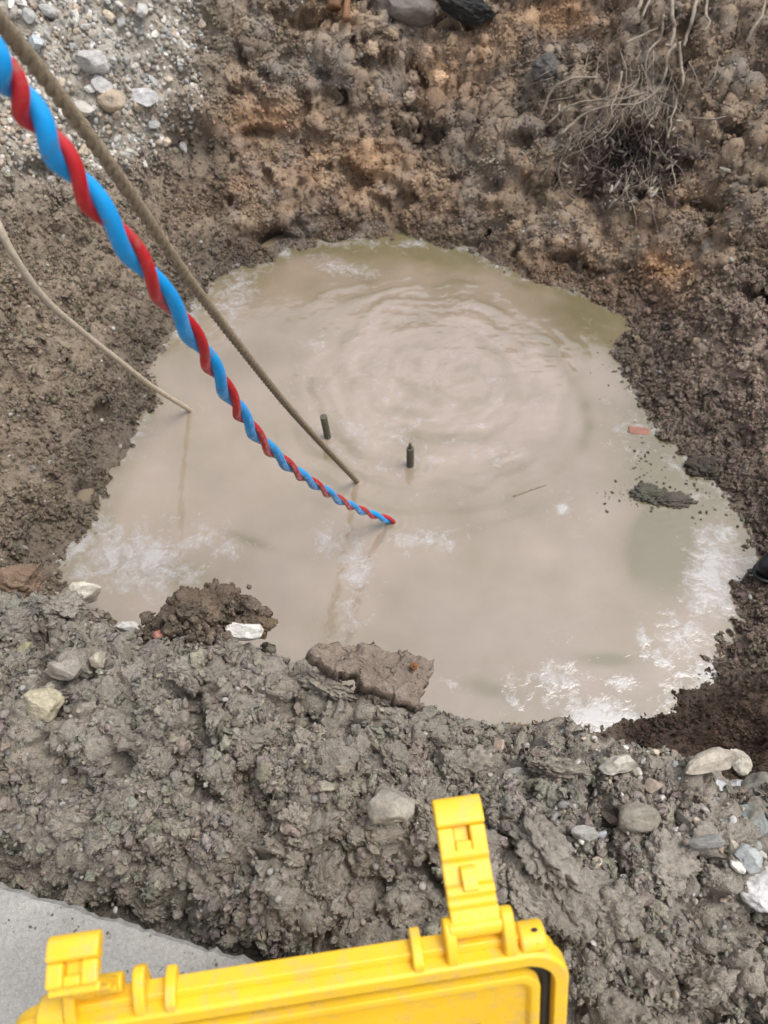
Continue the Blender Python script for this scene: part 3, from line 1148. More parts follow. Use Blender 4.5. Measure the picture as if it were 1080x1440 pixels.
clods(bermv & (tpx < 420), 75, .012, .034, 'grey clay clod on the heap between the white pebble and the concrete', 'clods on the left of the spoil heap')
clods(bermv & (tpx >= 420) & (tpx < 760), 75, .012, .036, 'grey clay clod on the heap behind the yellow case lid', 'clods on the middle of the spoil heap')
clods(bermv & (tpx >= 760), 60, .014, .046, 'smeared grey clay clod on the heap right of the yellow lid', 'clods on the right of the spoil heap')
clods(leftv, 50, .010, .026, 'brown crumbly clod on the left bank under the thin rope', 'clods on the left bank')
clods(rightv, 50, .010, .028, 'reddish brown clod on the right bank above the water', 'clods on the right bank')
clods(farv, 30, .012, .03, 'brown clod in the far side of the pit', 'clods on the far side')

clods(farv & (tpx > 430) & (tpx < 690) & (tpy > 35) & (tpy < 150), 26, .014, .032, 'pale broken block of dry clay below the grey rock at the top', 'pale blocks at the top of the far side', 1.2, (.5, .8), 1.5)
stone_meshes = []
for i in range(10):
    v, f = stone_shape(3, 500 + i)
    me = make_mesh('stone', v, f, True); me.materials.append(M['stone'])
    stone_meshes.append(me)


def stones(mask, n, lo, hi, label, group, dim=1.0):
    for i in pick(mask, n):
        o = bpy.data.objects.new('stone', random.choice(stone_meshes))
        COL.objects.link(o)
        s = lo + (hi - lo) * random.random() ** 2
        place(o, i, (s * random.uniform(.9, 1.3), s, s * random.uniform(.6, .9)), .12, .4, None, PAL[rng.integers(0, len(PAL))] * rng.uniform(.8, 1.2) * dim)
        tag(o, label, 'stone', group)


stones(gravv, 130, .014, .026, 'small pale stone in the gravel at the upper left', 'stones in the gravel layer', 1.6)
stones(bermv & (tpx > 800) & (tpy > 1070) & (tpy < 1270), 64, .006, .015, 'small grey stone among the rubble right of the yellow latch', 'stones in the rubble', 1.3)
stones(bermv & (tpx < 760), 40, .004, .010, 'small muddy stone lying on the grey heap', 'stones on the heap', .8)
stones(leftv, 16, .008, .016, 'small pale stone on the brown left bank', 'stones on the left bank', .8)


def one(px_, py_, w_px, h_px, col, label, name='stone', cat='stone', seed=1, cuts=9, flat=.75, sink=.25, spin=0, rough=.04, tilt=.12, dx=(.5, .85), mat='stone', n=4):
    """one distinct stone: w_px, h_px its size in the picture"""
    i = near_pixel(px_, py_)
    v, f = stone_shape(n, seed, cuts, flat, rough, *dx)
    me = make_mesh(name, v, f, True)
    o = link(name, me, M[mat])
    sx = w_px * .5 * tdep[i] / FPX
    sy = h_px * .5 * tdep[i] / FPX
    place(o, i, (sx * 1.25, sy * 1.3, (sx + sy) * .62), sink, tilt, spin, col, 3.5)
    tag(o, label, cat)
    return o


def along(i, spin_deg):
    return math.radians(spin_deg)


one(328, 908, 42, 24, (.66, .64, .60), 'white oval pebble on the crest of the heap', seed=11, cuts=3, flat=.8, spin=0, dx=(.7, .9), sink=-.12, name='pebble', cat='pebble')
one(115, 848, 40, 34, (.60, .56, .48), 'rough whitish stone on the heap edge at the far left', seed=12, sink=.1)
one(172, 890, 30, 18, (.50, .49, .45), 'flat pale stone beside the pink chip on the heap', seed=13, sink=.2)
one(227, 904, 24, 16, (.46, .20, .15), 'small pink stone chip on the heap', seed=14, cuts=12, sink=.2, name='stone_chip', cat='chip')
one(60, 1000, 46, 54, (.46, .41, .29), 'yellowish pale stone half buried in the left of the heap', seed=15, sink=.38, rough=.08)
one(268, 955, 36, 26, (.30, .26, .22), 'rounded brown grey stone below the white oval pebble', seed=16, cuts=4, sink=.35)
one(134, 930, 22, 26, (.42, .38, .30), 'small cream stone left of centre on the heap', seed=17, sink=.3)
one(95, 938, 48, 30, (.28, .25, .21), 'grey brown flat stone on the left of the heap', seed=18, sink=.4)
one(440, 958, 40, 32, (.46, .43, .38), 'pale angular stone left of the broken mud slab', seed=19, cuts=12, sink=.15)
one(545, 1135, 56, 62, (.32, .29, .24), 'grey rock with an ochre stain in the middle of the heap', seed=20, cuts=12, sink=.28, name='rock', cat='rock')
one(866, 1084, 42, 36, (.50, .47, .40), 'blocky cream stone on the crest right of the latch', seed=21, cuts=10, sink=.12)
one(985, 1086, 76, 30, (.44, .39, .32), 'long cream stone on the crest with a mud caked side', seed=22, cuts=10, sink=.15, spin=.35)
one(955, 1104, 32, 40, (.50, .38, .31), 'pinkish angular stone below the long cream stone', seed=23, cuts=11, sink=.15, spin=-.4)
one(1034, 1090, 26, 42, (.52, .48, .40), 'pointed cream stone standing near the right edge', seed=24, cuts=12, sink=.1)
one(1040, 1111, 22, 20, (.50, .52, .53), 'small round bluish white stone under the pointed stone', seed=25, cuts=3, sink=.15, dx=(.75, .95))
one(1000, 1136, 46, 44, (.44, .45, .45), 'blue grey wedge of stone in the rubble', seed=26, cuts=12, sink=.2, spin=-.6)
one(1022, 1127, 28, 16, (.48, .44, .34), 'small cream chip beside the blue grey wedge', seed=27, sink=.2, name='stone_chip', cat='chip')
one(898, 1152, 52, 42, (.25, .225, .18), 'large rounded grey stone below the blocky cream stone', seed=28, cuts=4, sink=.25, dx=(.7, .95))
one(818, 1172, 38, 24, (.30, .29, .26), 'flat grey stone beside the upper part of the yellow latch', seed=29, sink=.25)
one(842, 1170, 18, 12, (.36, .38, .40), 'tiny blue pebble by the flat grey stone', seed=30, cuts=3, sink=.2, name='pebble', cat='pebble')
one(1066, 1128, 50, 52, (.21, .20, .17), 'large grey green stone at the right edge of the heap', seed=31, cuts=5, sink=.25, dx=(.7, .95))
one(1048, 1208, 34, 30, (.34, .35, .35), 'grey blue stone above the white rock at the right edge', seed=32, sink=.22)
one(1060, 1222, 22, 16, (.44, .40, .32), 'little cream pebble touching the white rock', seed=33, sink=.2, name='pebble', cat='pebble')
one(1066, 1246, 60, 56, (.58, .57, .56), 'white veined rock cut by the right edge of the picture', seed=34, cuts=8, sink=.3, rough=.08, name='rock', cat='rock')
one(1022, 1200, 18, 40, (.42, .38, .30), 'slanting sliver of cream stone in the right rubble', seed=35, cuts=12, sink=.2, spin=.3)
one(1048, 1160, 32, 38, (.22, .24, .23), 'dark blue grey stone in the right rubble', seed=36, sink=.25)
one(990, 1182, 46, 20, (.25, .25, .24), 'flat slate grey stone lying in the rubble', seed=37, sink=.3)
one(656, 1028, 34, 16, (.22, .23, .24), 'dark blue grey stone at the crest above the latch', seed=38, sink=.25)
one(695, 1052, 18, 24, (.34, .26, .21), 'small pinkish brown stone below the water edge', seed=39, sink=.25)
one(735, 1100, 44, 24, (.36, .34, .31), 'grey stone smeared with clay right of the latch tip', seed=40, sink=.35)
one(45, 912, 20, 20, (.30, .27, .17), 'small olive yellow stone at the far left of the heap', seed=41, sink=.25)
# the biggest ones of the gravel
one(140, 88, 42, 34, (.52, .50, .48), 'large white stone in the gravel, uppermost of the big three', seed=51, cuts=6, sink=.2)
one(144, 122, 26, 24, (.56, .55, .53), 'round white stone above the tan stone in the gravel', seed=52, cuts=4, sink=.2)
one(155, 147, 30, 28, (.46, .37, .27), 'rounded tan stone in the gravel', seed=53, cuts=3, sink=.2, dx=(.75, .95))
one(196, 141, 34, 28, (.54, .53, .53), 'white block of stone at the edge of the gravel', seed=54, cuts=8, sink=.2)
one(56, 62, 20, 28, (.44, .48, .50), 'bluish white stone by the brown rope at the top left', seed=55, cuts=9, sink=.2)
one(62, 22, 26, 16, (.46, .46, .44), 'pale stone at the top left corner above the rope', seed=56, sink=.2)
one(197, 18, 14, 22, (.48, .47, .44), 'small upright white stone at the top of the gravel', seed=57, sink=.2)
one(110, 155, 34, 18, (.50, .47, .42), 'flat cream stone left of the tan stone', seed=58, sink=.25)
one(575, 18, 74, 44, (.17, .145, .125), 'big smooth grey rock at the top of the far side', seed=59, cuts=5, sink=.42, dx=(.7, .9), name='rock', cat='rock')
one(20, 838, 66, 50, (.235, .165, .115), 'light brown lump of clay at the left end of the crest', seed=60, cuts=6, sink=.15, rough=.12, name='clay_lump', cat='lump', mat='clod')
one(265, 848, 46, 40, (.20, .145, .10), 'brown rounded stone in the muddy mound by the water', seed=61, cuts=4, sink=.05, rough=.08, name='stone', mat='clod')

# mud lumps standing in the water by the right bank
def lump_in_water(px_, py_, w_, h_, seed, label, col):
    p = at_z(px_, py_, WZ)
    d = (p - CAMP) @ FW
    v, f = clod_shape(4, seed, 1.4, 3)
    o = link('mud_lump', make_mesh('mud_lump', v, f, True), M['clod'])
    s = .5 * d / FPX
    o.location = (p[0], p[1], WZ - .002)
    o.scale = (w_ * s, h_ * s * 1.2, min(w_, h_) * s * .9)
    o.color = (*col, 1)
    tag(o, label, 'mud lump')


lump_in_water(994, 660, 56, 42, 71, 'dark wet lump of mud standing in the water by the right bank', (.06, .052, .04))
lump_in_water(912, 696, 56, 34, 72, 'grey green mud lump in the water, larger of two in a row', (.10, .095, .075))
lump_in_water(946, 704, 58, 24, 73, 'low crumbly mud lump next to the grey green one', (.11, .095, .08))
lump_in_water(885, 498, 40, 22, 74, 'lobe of grey mud reaching into the water at the right', (.12, .10, .082))

mp = []
for a, b, rx, ry, k_ in [(925, 700, 42, 12, 130), (994, 664, 34, 14, 60), (900, 665, 14, 24, 50), (960, 640, 50, 14, 60), (890, 520, 26, 14, 70), (1020, 700, 20, 24, 60), (945, 610, 30, 10, 60), (880, 485, 20, 12, 40)]:
    mp += [at_z(x_, y_, WZ - .001) for x_, y_ in zip(rng.normal(a, rx, k_), rng.normal(b, ry, k_))]
mp = np.array(mp)
gn_scatter('mud_crumbs', mp, .0015 + .005 * rng.random(len(mp)) ** 2.5, np.array([[.13, .115, .09]]) * rng.uniform(.6, 1.2, (len(mp), 1)), 2, 1.7, 'crumb', False, (.45, .9), np.ones(len(mp)))

# muddy mound rising behind the crest, and a peat tuft
for k_, (a, b, s_, up_, col_, lab) in enumerate([
        (240, 872, 44, .004, (.12, .09, .068), 'dark mud clod at the left foot of the mound by the water'),
        (272, 858, 60, .018, (.15, .11, .08), 'large mud clod in the middle of the mound by the water'),
        (306, 848, 62, .026, (.15, .11, .082), 'topmost mud clod of the mound by the water'),
        (340, 868, 58, .014, (.14, .105, .08), 'mud clod at the right of the mound by the water'),
        (290, 880, 50, .004, (.17, .135, .10), 'greyer mud clod at the front of the mound by the water'),
        (364, 880, 34, .012, (.17, .12, .075), 'peaty brown tuft of earth beside the white oval pebble')]):
    i = near_pixel(a, 900)
    d = tdep[i] + .03
    p_ = at_depth(a, b, d)
    v, f = clod_shape(4, 600 + k_, 1.0, 3)
    o = link('mud_clod', make_mesh('mud_clod', v, f, True), M['clod'])
    s = s_ * .55 * d / FPX
    R_ = Euler((random.uniform(-.4, .4), random.uniform(-.4, .4), random.uniform(0, 6))).to_matrix().to_4x4()
    o.matrix_world = Matrix.Translation(Vector(p_)) @ R_ @ Matrix.Diagonal((s * 1.1, s, s * 1.15, 1))
    o.color = (*col_, 1)
    tag(o, lab, 'clod')

mp = []
for a, b, r_ in [(235, 876, 16), (262, 866, 20), (300, 858, 24), (330, 860, 16), (268, 884, 20), (220, 884, 14)]:
    i = near_pixel(a, 900)
    k_ = 150
    d_ = tdep[i] + .03 - rng.uniform(0, .05, k_)
    mp += [at_depth(x_, y_, z_) for x_, y_, z_ in zip(rng.normal(a, r_, k_), rng.normal(b + 6, r_ * .6, k_), d_)]
mp = np.array(mp)
i = near_pixel(300, 905)
gn_scatter('soil_crumbs', mp, .002 + .007 * rng.random(len(mp)) ** 2, np.array([[.15, .118, .088]]) * rng.uniform(.6, 1.3, (len(mp), 1)), 2, 1.7, 'crumb', False)

# broken slab of dried mud on the crest
i = near_pixel(525, 978)
c0 = T[i]
d0 = tdep[i]
gx, gy = 60, 26
V, F = [], []
Wd, Dp = .172, .078
for s_ in (1, -1):
    for b in range(gy):
        for a in range(gx):
            u, v = a / (gx - 1), b / (gy - 1)
            V.append((Wd * (u - .5), Dp * (v - .5) * (1 - .75 * (1 - u) ** 1.6) + .012 * (u - .5), s_))
V = np.array(V)
q = V * np.array([1, 1, 0])
edge = np.minimum.reduce([(q[:, 0] + Wd / 2), (Wd / 2 - q[:, 0]), (q[:, 1] + Dp / 2), (Dp / 2 - q[:, 1])])
V[:, 0] += .012 * perlin(q * 30 + 3) + .007 * perlin(q * 90) + .004 * perlin(q * 220 + 5)
V[:, 1] += .010 * perlin(q * 30 + 13) + .006 * perlin(q * 90 + 9) + .003 * perlin(q * 210)
e01 = np.clip(edge / .012, 0, 1) ** .5
thick = np.where(V[:, 2] > 0, (.0 + .009 * e01) + .006 * (q[:, 0] / Wd + .5) + .007 * fbm(q * 30, 5, .65) + .002 * (np.clip(perlin(q * 22 + 70) * 4, -1, 1)), -.020 + .012 * (q[:, 0] / Wd) + .006 * perlin(q * 40 + 20))
V[:, 2] = thick
ID = lambda s, b, a: s * gx * gy + b * gx + a
for b in range(gy - 1):
    for a in range(gx - 1):
        F.append((ID(0, b, a), ID(0, b, a + 1), ID(0, b + 1, a + 1), ID(0, b + 1, a)))
        F.append((ID(1, b, a), ID(1, b + 1, a), ID(1, b + 1, a + 1), ID(1, b, a + 1)))
for a in range(gx - 1):
    F.append((ID(0, 0, a), ID(1, 0, a), ID(1, 0, a + 1), ID(0, 0, a + 1)))
    F.append((ID(0, gy - 1, a), ID(0, gy - 1, a + 1), ID(1, gy - 1, a + 1), ID(1, gy - 1, a)))
for b in range(gy - 1):
    F.append((ID(0, b, 0), ID(0, b + 1, 0), ID(1, b + 1, 0), ID(1, b, 0)))
    F.append((ID(0, b, gx - 1), ID(1, b, gx - 1), ID(1, b + 1, gx - 1), ID(0, b + 1, gx - 1)))
mslab = empty('mud_slab', tuple(c0 + np.array([.0, .028, .032])))
mslab.rotation_euler = (math.radians(2), math.radians(14), math.radians(-16))
tag(mslab, 'broken slab of pinkish dried mud on the crest of the heap', 'slab')
o = link('slab_body', poly_mesh('slab_body', V, F, True), M['clod'], mslab)
o.color = (.225, .18, .145, 1)
# rusty nut stuck in its right end
nt_v, nt_f = [], []
for z in (0, .007):
    for k_ in range(6):
        nt_v.append((.006 * math.cos(k_ * PI / 3), .006 * math.sin(k_ * PI / 3), z))
nt_f = [tuple(range(6, 12)), tuple(range(5, -1, -1))] + [(k_, (k_ + 1) % 6, 6 + (k_ + 1) % 6, 6 + k_) for k_ in range(6)]
nv2 = []
for z in (-.012, .011):
    for k_ in range(10):
        nv2.append((.0034 * math.cos(k_ * PI / 5), .0034 * math.sin(k_ * PI / 5), z))
nf2 = [tuple(range(10, 20)), tuple(range(9, -1, -1))] + [(k_, (k_ + 1) % 10, 10 + (k_ + 1) % 10, 10 + k_) for k_ in range(10)]
bolt = empty('bolt', tuple(c0 + np.array([.062, .028, .037])))
bolt.rotation_euler = (math.radians(15), math.radians(5), .3)
link('nut', poly_mesh('nut', nt_v, nt_f, False), M['rust'], bolt)
link('shank', poly_mesh('shank', nv2, nf2, True), M['rust'], bolt)
tag(bolt, 'small rusty bolt head on the right end of the mud slab', 'bolt')

# ------------------------------------------------------------------ roots hanging on the far side
rp = empty('tree_roots', tuple(T[near_pixel(890, 150)]))
tag(rp, 'tangle of pale dead roots hanging on the far side of the pit', 'roots')
rl = np.array(rp.location)
def surf_path(pts, off):
    out = []
    for k_, (a, b) in enumerate(pts):
        i = near_pixel(a, max(b, -50), 5)
        o_ = off[k_] if np.ndim(off) else off
        # lift towards the viewer, then put it back on the sight line of that picture point
        d = tdep[i] - o_
        out.append(at_depth(a, b, d))
    return np.array(out)


main_roots = [([(905, -40), (900, 5), (890, 22)], .0085), ([(925, -40), (908, 12), (900, 30)], .006), ([(946, -40), (945, 20), (948, 40), (944, 62), (935, 64)], .0085),
              ([(986, -40), (975, 20), (966, 50), (962, 66)], .0085), ([(1000, -40), (993, 15), (998, 30), (990, 45)], .006),
              ([(950, 62), (938, 78), (938, 98), (930, 120)], .006), ([(955, 60), (958, 90), (960, 115), (952, 140), (945, 165), (940, 195)], .006),
              ([(933, 22), (928, 55), (910, 75), (908, 110)], .005), ([(880, 60), (905, 48), (925, 40)], .0045),
              ([(770, 175), (800, 150), (830, 142), (870, 140), (905, 130)], .005), ([(790, 190), (815, 165), (850, 150), (900, 145), (930, 120)], .005),
              ([(760, 165), (775, 130), (800, 112), (840, 108)], .006), ([(875, 100), (868, 130), (860, 150), (862, 165)], .0045),
              ([(895, 200), (912, 175), (930, 150)], .004), ([(900, 150), (905, 190), (915, 220)], .004), ([(975, 165), (1000, 168), (1020, 165)], .004),
              ([(940, 150), (938, 180), (945, 230), (950, 260)], .004), ([(1050, 60), (1060, 40), (1072, 20), (1078, -10)], .006), ([(990, 130), (1005, 105), (1012, 80)], .003)]


def root_mesh(path, r0, taper=.55):
    pp = spline(path, max(10, 6 * len(path)))
    pp = pp + .004 * np.stack([perlin(pp * 30 + 1), perlin(pp * 30 + 20), perlin(pp * 30 + 60)], 1)
    rad = np.linspace(r0, r0 * taper, len(pp)) * (1 + .3 * perlin(pp * 45))
    return tube(pp - rl, rad, 7)


for pts, r0 in main_roots:
    path = surf_path(pts, .05 if r0 > .005 else .035)
    link('root', poly_mesh('root', *root_mesh(path, r0)), M['root'], rp)
rr = random.Random(5)
for k_ in range(115):
    a, b = rr.gauss(885, 58), rr.uniform(60, 235)
    if a > 985 or a < 755: a = rr.uniform(790, 960)
    lft = a < 850 and b < 190
    ang_ = rr.gauss(math.radians(148), .3) if lft else rr.gauss(math.radians(97), .4)
    Ln = rr.uniform(40, 130)
    pts = []
    for s_ in range(5):
        pts.append((a, b))
        ang_ += rr.gauss(0, .34)
        a += math.cos(ang_) * Ln / 4
        b += abs(math.sin(ang_)) * Ln / 4
    o_ = rr.uniform(.006, .06)
    path = surf_path(pts, [o_ * f_ for f_ in (.6, 1, 1, .9, .7)])
    link('root', poly_mesh('root', *root_mesh(path, rr.uniform(.0008, .0021), .4)), M['root'], rp)
# pale nodules and dark earth clinging to the root ends
pv = [clod_shape(2, 800 + i, 1.2, 2) for i in range(8)]
pv = [(v_ * np.array([2.0, .6, .6], np.float32), f_) for v_, f_ in pv]
n = 620
cx, cy = rng.normal(888, 44, n), rng.normal(228, 30, n)
I = np.array([near_pixel(a, b, 6) for a, b in zip(cx, cy)])
pos = np.array([at_depth(a, b, tdep[i] - rng.uniform(.0, .035)) for a, b, i in zip(cx, cy, I)])
pal_ = rng.random((n, 1))
tint = np.where(pal_ < .16, np.array([[.40, .36, .29]]), np.where(pal_ < .45, np.array([[.19, .145, .12]]), np.array([[.09, .06, .055]])))
cr = scatter_mesh('root_crumbs', pv, pos - rl, Nn[I], rng.uniform(.003, .010, n), (tint * rng.uniform(.7, 1.1, (n, 1))).astype(np.float32))
o = link('root_crumbs', cr, M['pebble'], rp)
o['kind'] = 'stuff'

# stake and dark debris at the top of the far side
def stake(pts, r, mat, label, name):
    path = spline(surf_path(pts, .03), 14)
    V, F = tube(path, r * (1 + .12 * perlin(path * 60)), 9)
    o = link(name, poly_mesh(name, V, F, True), mat)
    tag(o, label, 'stake' if name == 'wooden_stake' else 'debris')


stake([(470, -60), (470, -20), (470, 12)], .026, M['wood'], 'orange brown wooden stake end at the top of the far side', 'wooden_stake')
stake([(490, -60), (489, -15), (486, 28)], .013, M['wood'], 'thin brown stick beside the wooden stake', 'wooden_stake')
one(640, 18, 70, 34, (.03, .03, .03), 'black torn rubbish at the top of the far side', seed=92, cuts=9, sink=.2, rough=.2, name='rubbish', cat='rubbish', mat='clod')
one(770, 100, 40, 46, (.125, .118, .112), 'blue grey clay lump left of the roots', seed=93, cuts=5, sink=.5, rough=.12, name='clay_lump', cat='lump', mat='clod')

# ------------------------------------------------------------------ things in the water
def stub(px_, py_, hgt, r, lean, label, tip):
    p = at_z(px_, py_, WZ)
    e = empty('steel_stub', (p[0], p[1], WZ))
    prof = [(-.15, r), (hgt * .82, r), (hgt * .85, r * 1.06), (hgt * .97, r * 1.04), (hgt, r * .9)]
    zz = np.linspace(-.15, hgt, 60)
    # ribs of the bar
    rad = r * (1 + .07 * (np.sin(zz * 2 * PI / .011) > .3))
    V, F = tube(np.stack([lean * zz, zz * 0, zz], 1), rad, 14)
    link('bar', poly_mesh('bar', V, F, False), M['steel'], e)
    if tip:
        zz = np.linspace(hgt - .003, hgt + tip, 8)
        V, F = tube(np.stack([lean * zz, zz * 0, zz], 1), np.linspace(r * .55, r * .35, 8), 10)
        link('tip', poly_mesh('tip', V, F, True), M['steel'], e)
    tag(e, label, 'steel bar', 'steel bars standing out of the water')


stub(461, 615, .092, .0108, -.09, 'dark steel bar end standing in the water beside the brown rope', .0)
stub(577, 654, .076, .0112, -.03, 'dark steel bar end with a thin tip standing in the middle of the water', .022)

p = at_z(899, 606, WZ)
bv, bf = slab_mesh('b', -.034, .034, -.016, .016, -.02, .003)
bv = np.array(bv, float)
bm_ = poly_mesh('brick_piece', bv, bf, False)
o = link('brick_piece', bm_, M['brick'], None, (p[0], p[1], WZ))
o.rotation_euler = (.05, .06, -.12)
mod = o.modifiers.new('bevel', 'BEVEL'); mod.width = .004; mod.segments = 2
tag(o, 'piece of red brick awash near the right bank', 'brick')

a, b = at_z(722, 698, WZ + .001), at_z(768, 682, WZ + .001)
V, F = tube(spline([a, (a + b) / 2 + np.array([.004, .003, .001]), b], 12), np.linspace(.0028, .0018, 12), 7)
tag(link('twig', poly_mesh('twig', V, F), M['root']), 'short thin twig floating on the calm water', 'twig')

# ------------------------------------------------------------------ ropes and hoses
def cable_path(spec, n, z_end):
    """spec: (px, py, depth); the last point lies on the water"""
    pts = [at_depth(a, b, d) for a, b, d in spec]
    pts.append(at_z(*z_end, WZ))
    return spline(pts, n)


hose_px = [(-75, -15, .46), (-30, 55, .485), (25, 132, .53), (110, 254, .60), (208, 384, .71), (283, 490, .88), (330, 568, 1.06), (368, 620, 1.26), (412, 660, 1.50), (452, 687, 1.76), (486, 708, 2.0), (516, 721, 2.2)]
hp = cable_path(hose_px, 1100, (552, 733))
ext = np.array([hp[-1] + (hp[-1] - hp[-2]) / np.linalg.norm(hp[-1] - hp[-2]) * s + np.array([0, 0, -.55 * s]) for s in np.linspace(.003, .10, 40)])
hp = np.vstack([hp, ext])
tt = np.linspace(0, len(hose_px), 1100)
phase = PI * (tt - 2) * 1.0
phase = np.concatenate([phase, phase[-1] + np.linspace(.05, 1.6, 40)])
# one full turn for every two crossings seen in the photograph
T_ = np.gradient(hp, axis=0); T_ /= np.linalg.norm(T_, axis=1)[:, None]
toC = CAMP - hp; toC /= np.linalg.norm(toC, axis=1)[:, None]
A_ = toC - T_ * np.einsum('ij,ij->i', toC, T_)[:, None]; A_ /= np.linalg.norm(A_, axis=1)[:, None]
B_ = np.cross(T_, A_)
pair = empty('twisted_hoses', tuple(hp[550]))
tag(pair, 'thick blue and thinner red cables twisted together running into the water', 'cable')
pl = np.array(pair.location)
rb_, rr2 = .0072, .0058
ph = 2 * phase + .35 * perlin(np.stack([np.arange(len(phase)) * .011, phase * 0 + .4, phase * 0 + .7], 1))
for nm, r_, o_, s_, mt in (('blue_cable', rb_, rr2, -1, 'blue'), ('red_cable', rr2, rb_, 1, 'red')):
    path = hp + (np.cos(ph)[:, None] * A_ + np.sin(ph)[:, None] * B_) * (o_ * .86 * s_)
    V, F = tube(path - pl, r_, 12)
    link(nm, poly_mesh(nm, V, F), M[mt], pair)

rope_px = [(-60, -50, .60), (0, 32, .66), (62, 108, .74), (140, 212, .85), (205, 305, .99), (262, 388, 1.14), (330, 478, 1.38), (400, 566, 1.70), (450, 622, 2.0)]
rp_path = cable_path(rope_px, 700, (502, 677))
dv = rp_path[-1] - rp_path[-2]; dv /= np.linalg.norm(dv)
rp_path = np.vstack([rp_path, [rp_path[-1] + dv * s for s in np.linspace(.005, .12, 20)]])
ln = np.concatenate([[0], np.cumsum(np.linalg.norm(np.diff(rp_path, axis=0), axis=1))])
T_ = np.gradient(rp_path, axis=0); T_ /= np.linalg.norm(T_, axis=1)[:, None]
ref = np.array([0, 0, 1.])
A_ = ref - T_ * (T_ @ ref)[:, None]; A_ /= np.linalg.norm(A_, axis=1)[:, None]
B_ = np.cross(T_, A_)
rope = empty('rope', tuple(rp_path[300]))
tag(rope, 'muddy brown braided rope running straight down into the water', 'rope')
ro = np.array(rope.location)
for k_ in range(3):
    a_ = ln * 2 * PI / .048 + k_ * 2 * PI / 3
    path = rp_path + (np.cos(a_)[:, None] * A_ + np.sin(a_)[:, None] * B_) * .0039
    V, F = tube(path - ro, .0045 * (1 + .06 * perlin(path * 120)), 9)
    link('strand', poly_mesh('strand', V, F), M['rope'], rope)
# frayed fibres standing off the rope
fp = []
for k_ in range(260):
    i = rng.integers(10, 690)
    d = rng.normal(size=3); d -= T_[i] * (d @ T_[i]); d /= np.linalg.norm(d)
    s0 = rp_path[i] + d * .0085
    tip = s0 + d * rng.uniform(.002, .006) + T_[i] * rng.uniform(-.012, .012)
    fp.append(tube(np.array([s0, (s0 + tip) / 2 + d * .001, tip]) - ro, .00028, 3, False))
o = link('fibres', poly_mesh('fibres', *join(fp)), M['rope'], rope)
o['kind'] = 'stuff'

tr_px = [(-60, 225, 1.55), (-10, 302, 1.60), (18, 357, 1.66), (60, 417, 1.78), (110, 462, 1.94), (162, 503, 2.12), (215, 544, 2.36)]
tr = cable_path(tr_px, 160, (268, 577))
dv = tr[-1] - tr[-2]; dv /= np.linalg.norm(dv)
tr = np.vstack([tr, [tr[-1] + dv * s for s in np.linspace(.01, .08, 8)]])
V, F = tube(tr, .0080 * (1 + .07 * perlin(tr * 40)), 10)
tag(link('thin_rope', poly_mesh('thin_rope', V, F), M['thin_rope']), 'pale thin rope slanting over the left bank into the water', 'rope')

# ------------------------------------------------------------------ dark rounded rubber object cut by the right edge
i = near_pixel(1078, 800)
c0 = at_depth(1108, 793, tdep[i] - .06)
be = empty('rubber_boot', tuple(c0))
tag(be, 'black rubber boot at the right edge of the picture beside the water', 'boot')
V, F = ico(4)
v = V.copy()
v = v * np.array([.085, .042, .062])
v[:, 2] = np.where(v[:, 2] < -.022, -.022 + (v[:, 2] + .022) * .2, v[:, 2])
v[:, 2] *= 1 - .35 * np.clip(-v[:, 0] / .085, 0, 1)
link('foot', make_mesh('foot', v, F, True), M['black'], be)
zz = np.linspace(0, 1, 14)
path = np.stack([.045 + .02 * zz, 0 * zz, .01 + .24 * zz], 1)
V, F = tube(path, .046 + .008 * zz, 20)
link('shaft', poly_mesh('shaft', V, F), M['black'], be)
V2 = V.copy()
sv_, sf_ = ico(3)
s2 = sv_ * np.array([.088, .046, .010]) + np.array([0, 0, -.030])
link('sole', make_mesh('sole', s2, sf_, True), M['black'], be)
be.rotation_euler = (0, 0, math.radians(8))

# ------------------------------------------------------------------ yellow equipment case
LW, LH, LT = .44, .30, .040
case = empty('equipment_case', (0, 0, 0))
tag(case, 'yellow hard plastic case with its lid open and latches up', 'case')
TL, TR = at_z(-20, 1468, .42), at_z(804, 1336, .42)
xd = (TR - TL); LW = float(np.linalg.norm(xd)); xd /= LW
LEAN = math.radians(27)
horiz = np.cross(np.array([0, 0, 1.]), xd)                   # away from the camera
up_l = math.cos(LEAN) * np.array([0, 0, 1.]) + math.sin(LEAN) * horiz
nf = np.cross(xd, up_l)                                       # faces the photographer
if nf[1] > 0: nf = -nf
LM = Matrix([[xd[r], up_l[r], nf[r], TL[r]] for r in range(3)] + [[0, 0, 0, 1]])
# local frame of the lid: x along the edge, y up, z out of the inner face; the top edge is y = 0


def rrect(x0, x1, y0, y1, r, z, seg=8):
    pts = []
    for cx, cy, a0 in ((x1 - r, y1 - r, 0), (x0 + r, y1 - r, 90), (x0 + r, y0 + r, 180), (x1 - r, y0 + r, 270)):
        for s in range(seg + 1):
            a = math.radians(a0 + 90 * s / seg)
            pts.append((cx + r * math.cos(a), cy + r * math.sin(a), z))
    return pts


def loft(loops, closed_end=None):
    V, F = [], []
    n = len(loops[0])
    for l in loops: V += l
    for k_ in range(len(loops) - 1):
        for j in range(n):
            q = (j + 1) % n
            F.append((k_ * n + j, k_ * n + q, (k_ + 1) * n + q, (k_ + 1) * n + j))
    if closed_end:
        F.append(tuple((len(loops) - 1) * n + j for j in range(n)))
    return V, F


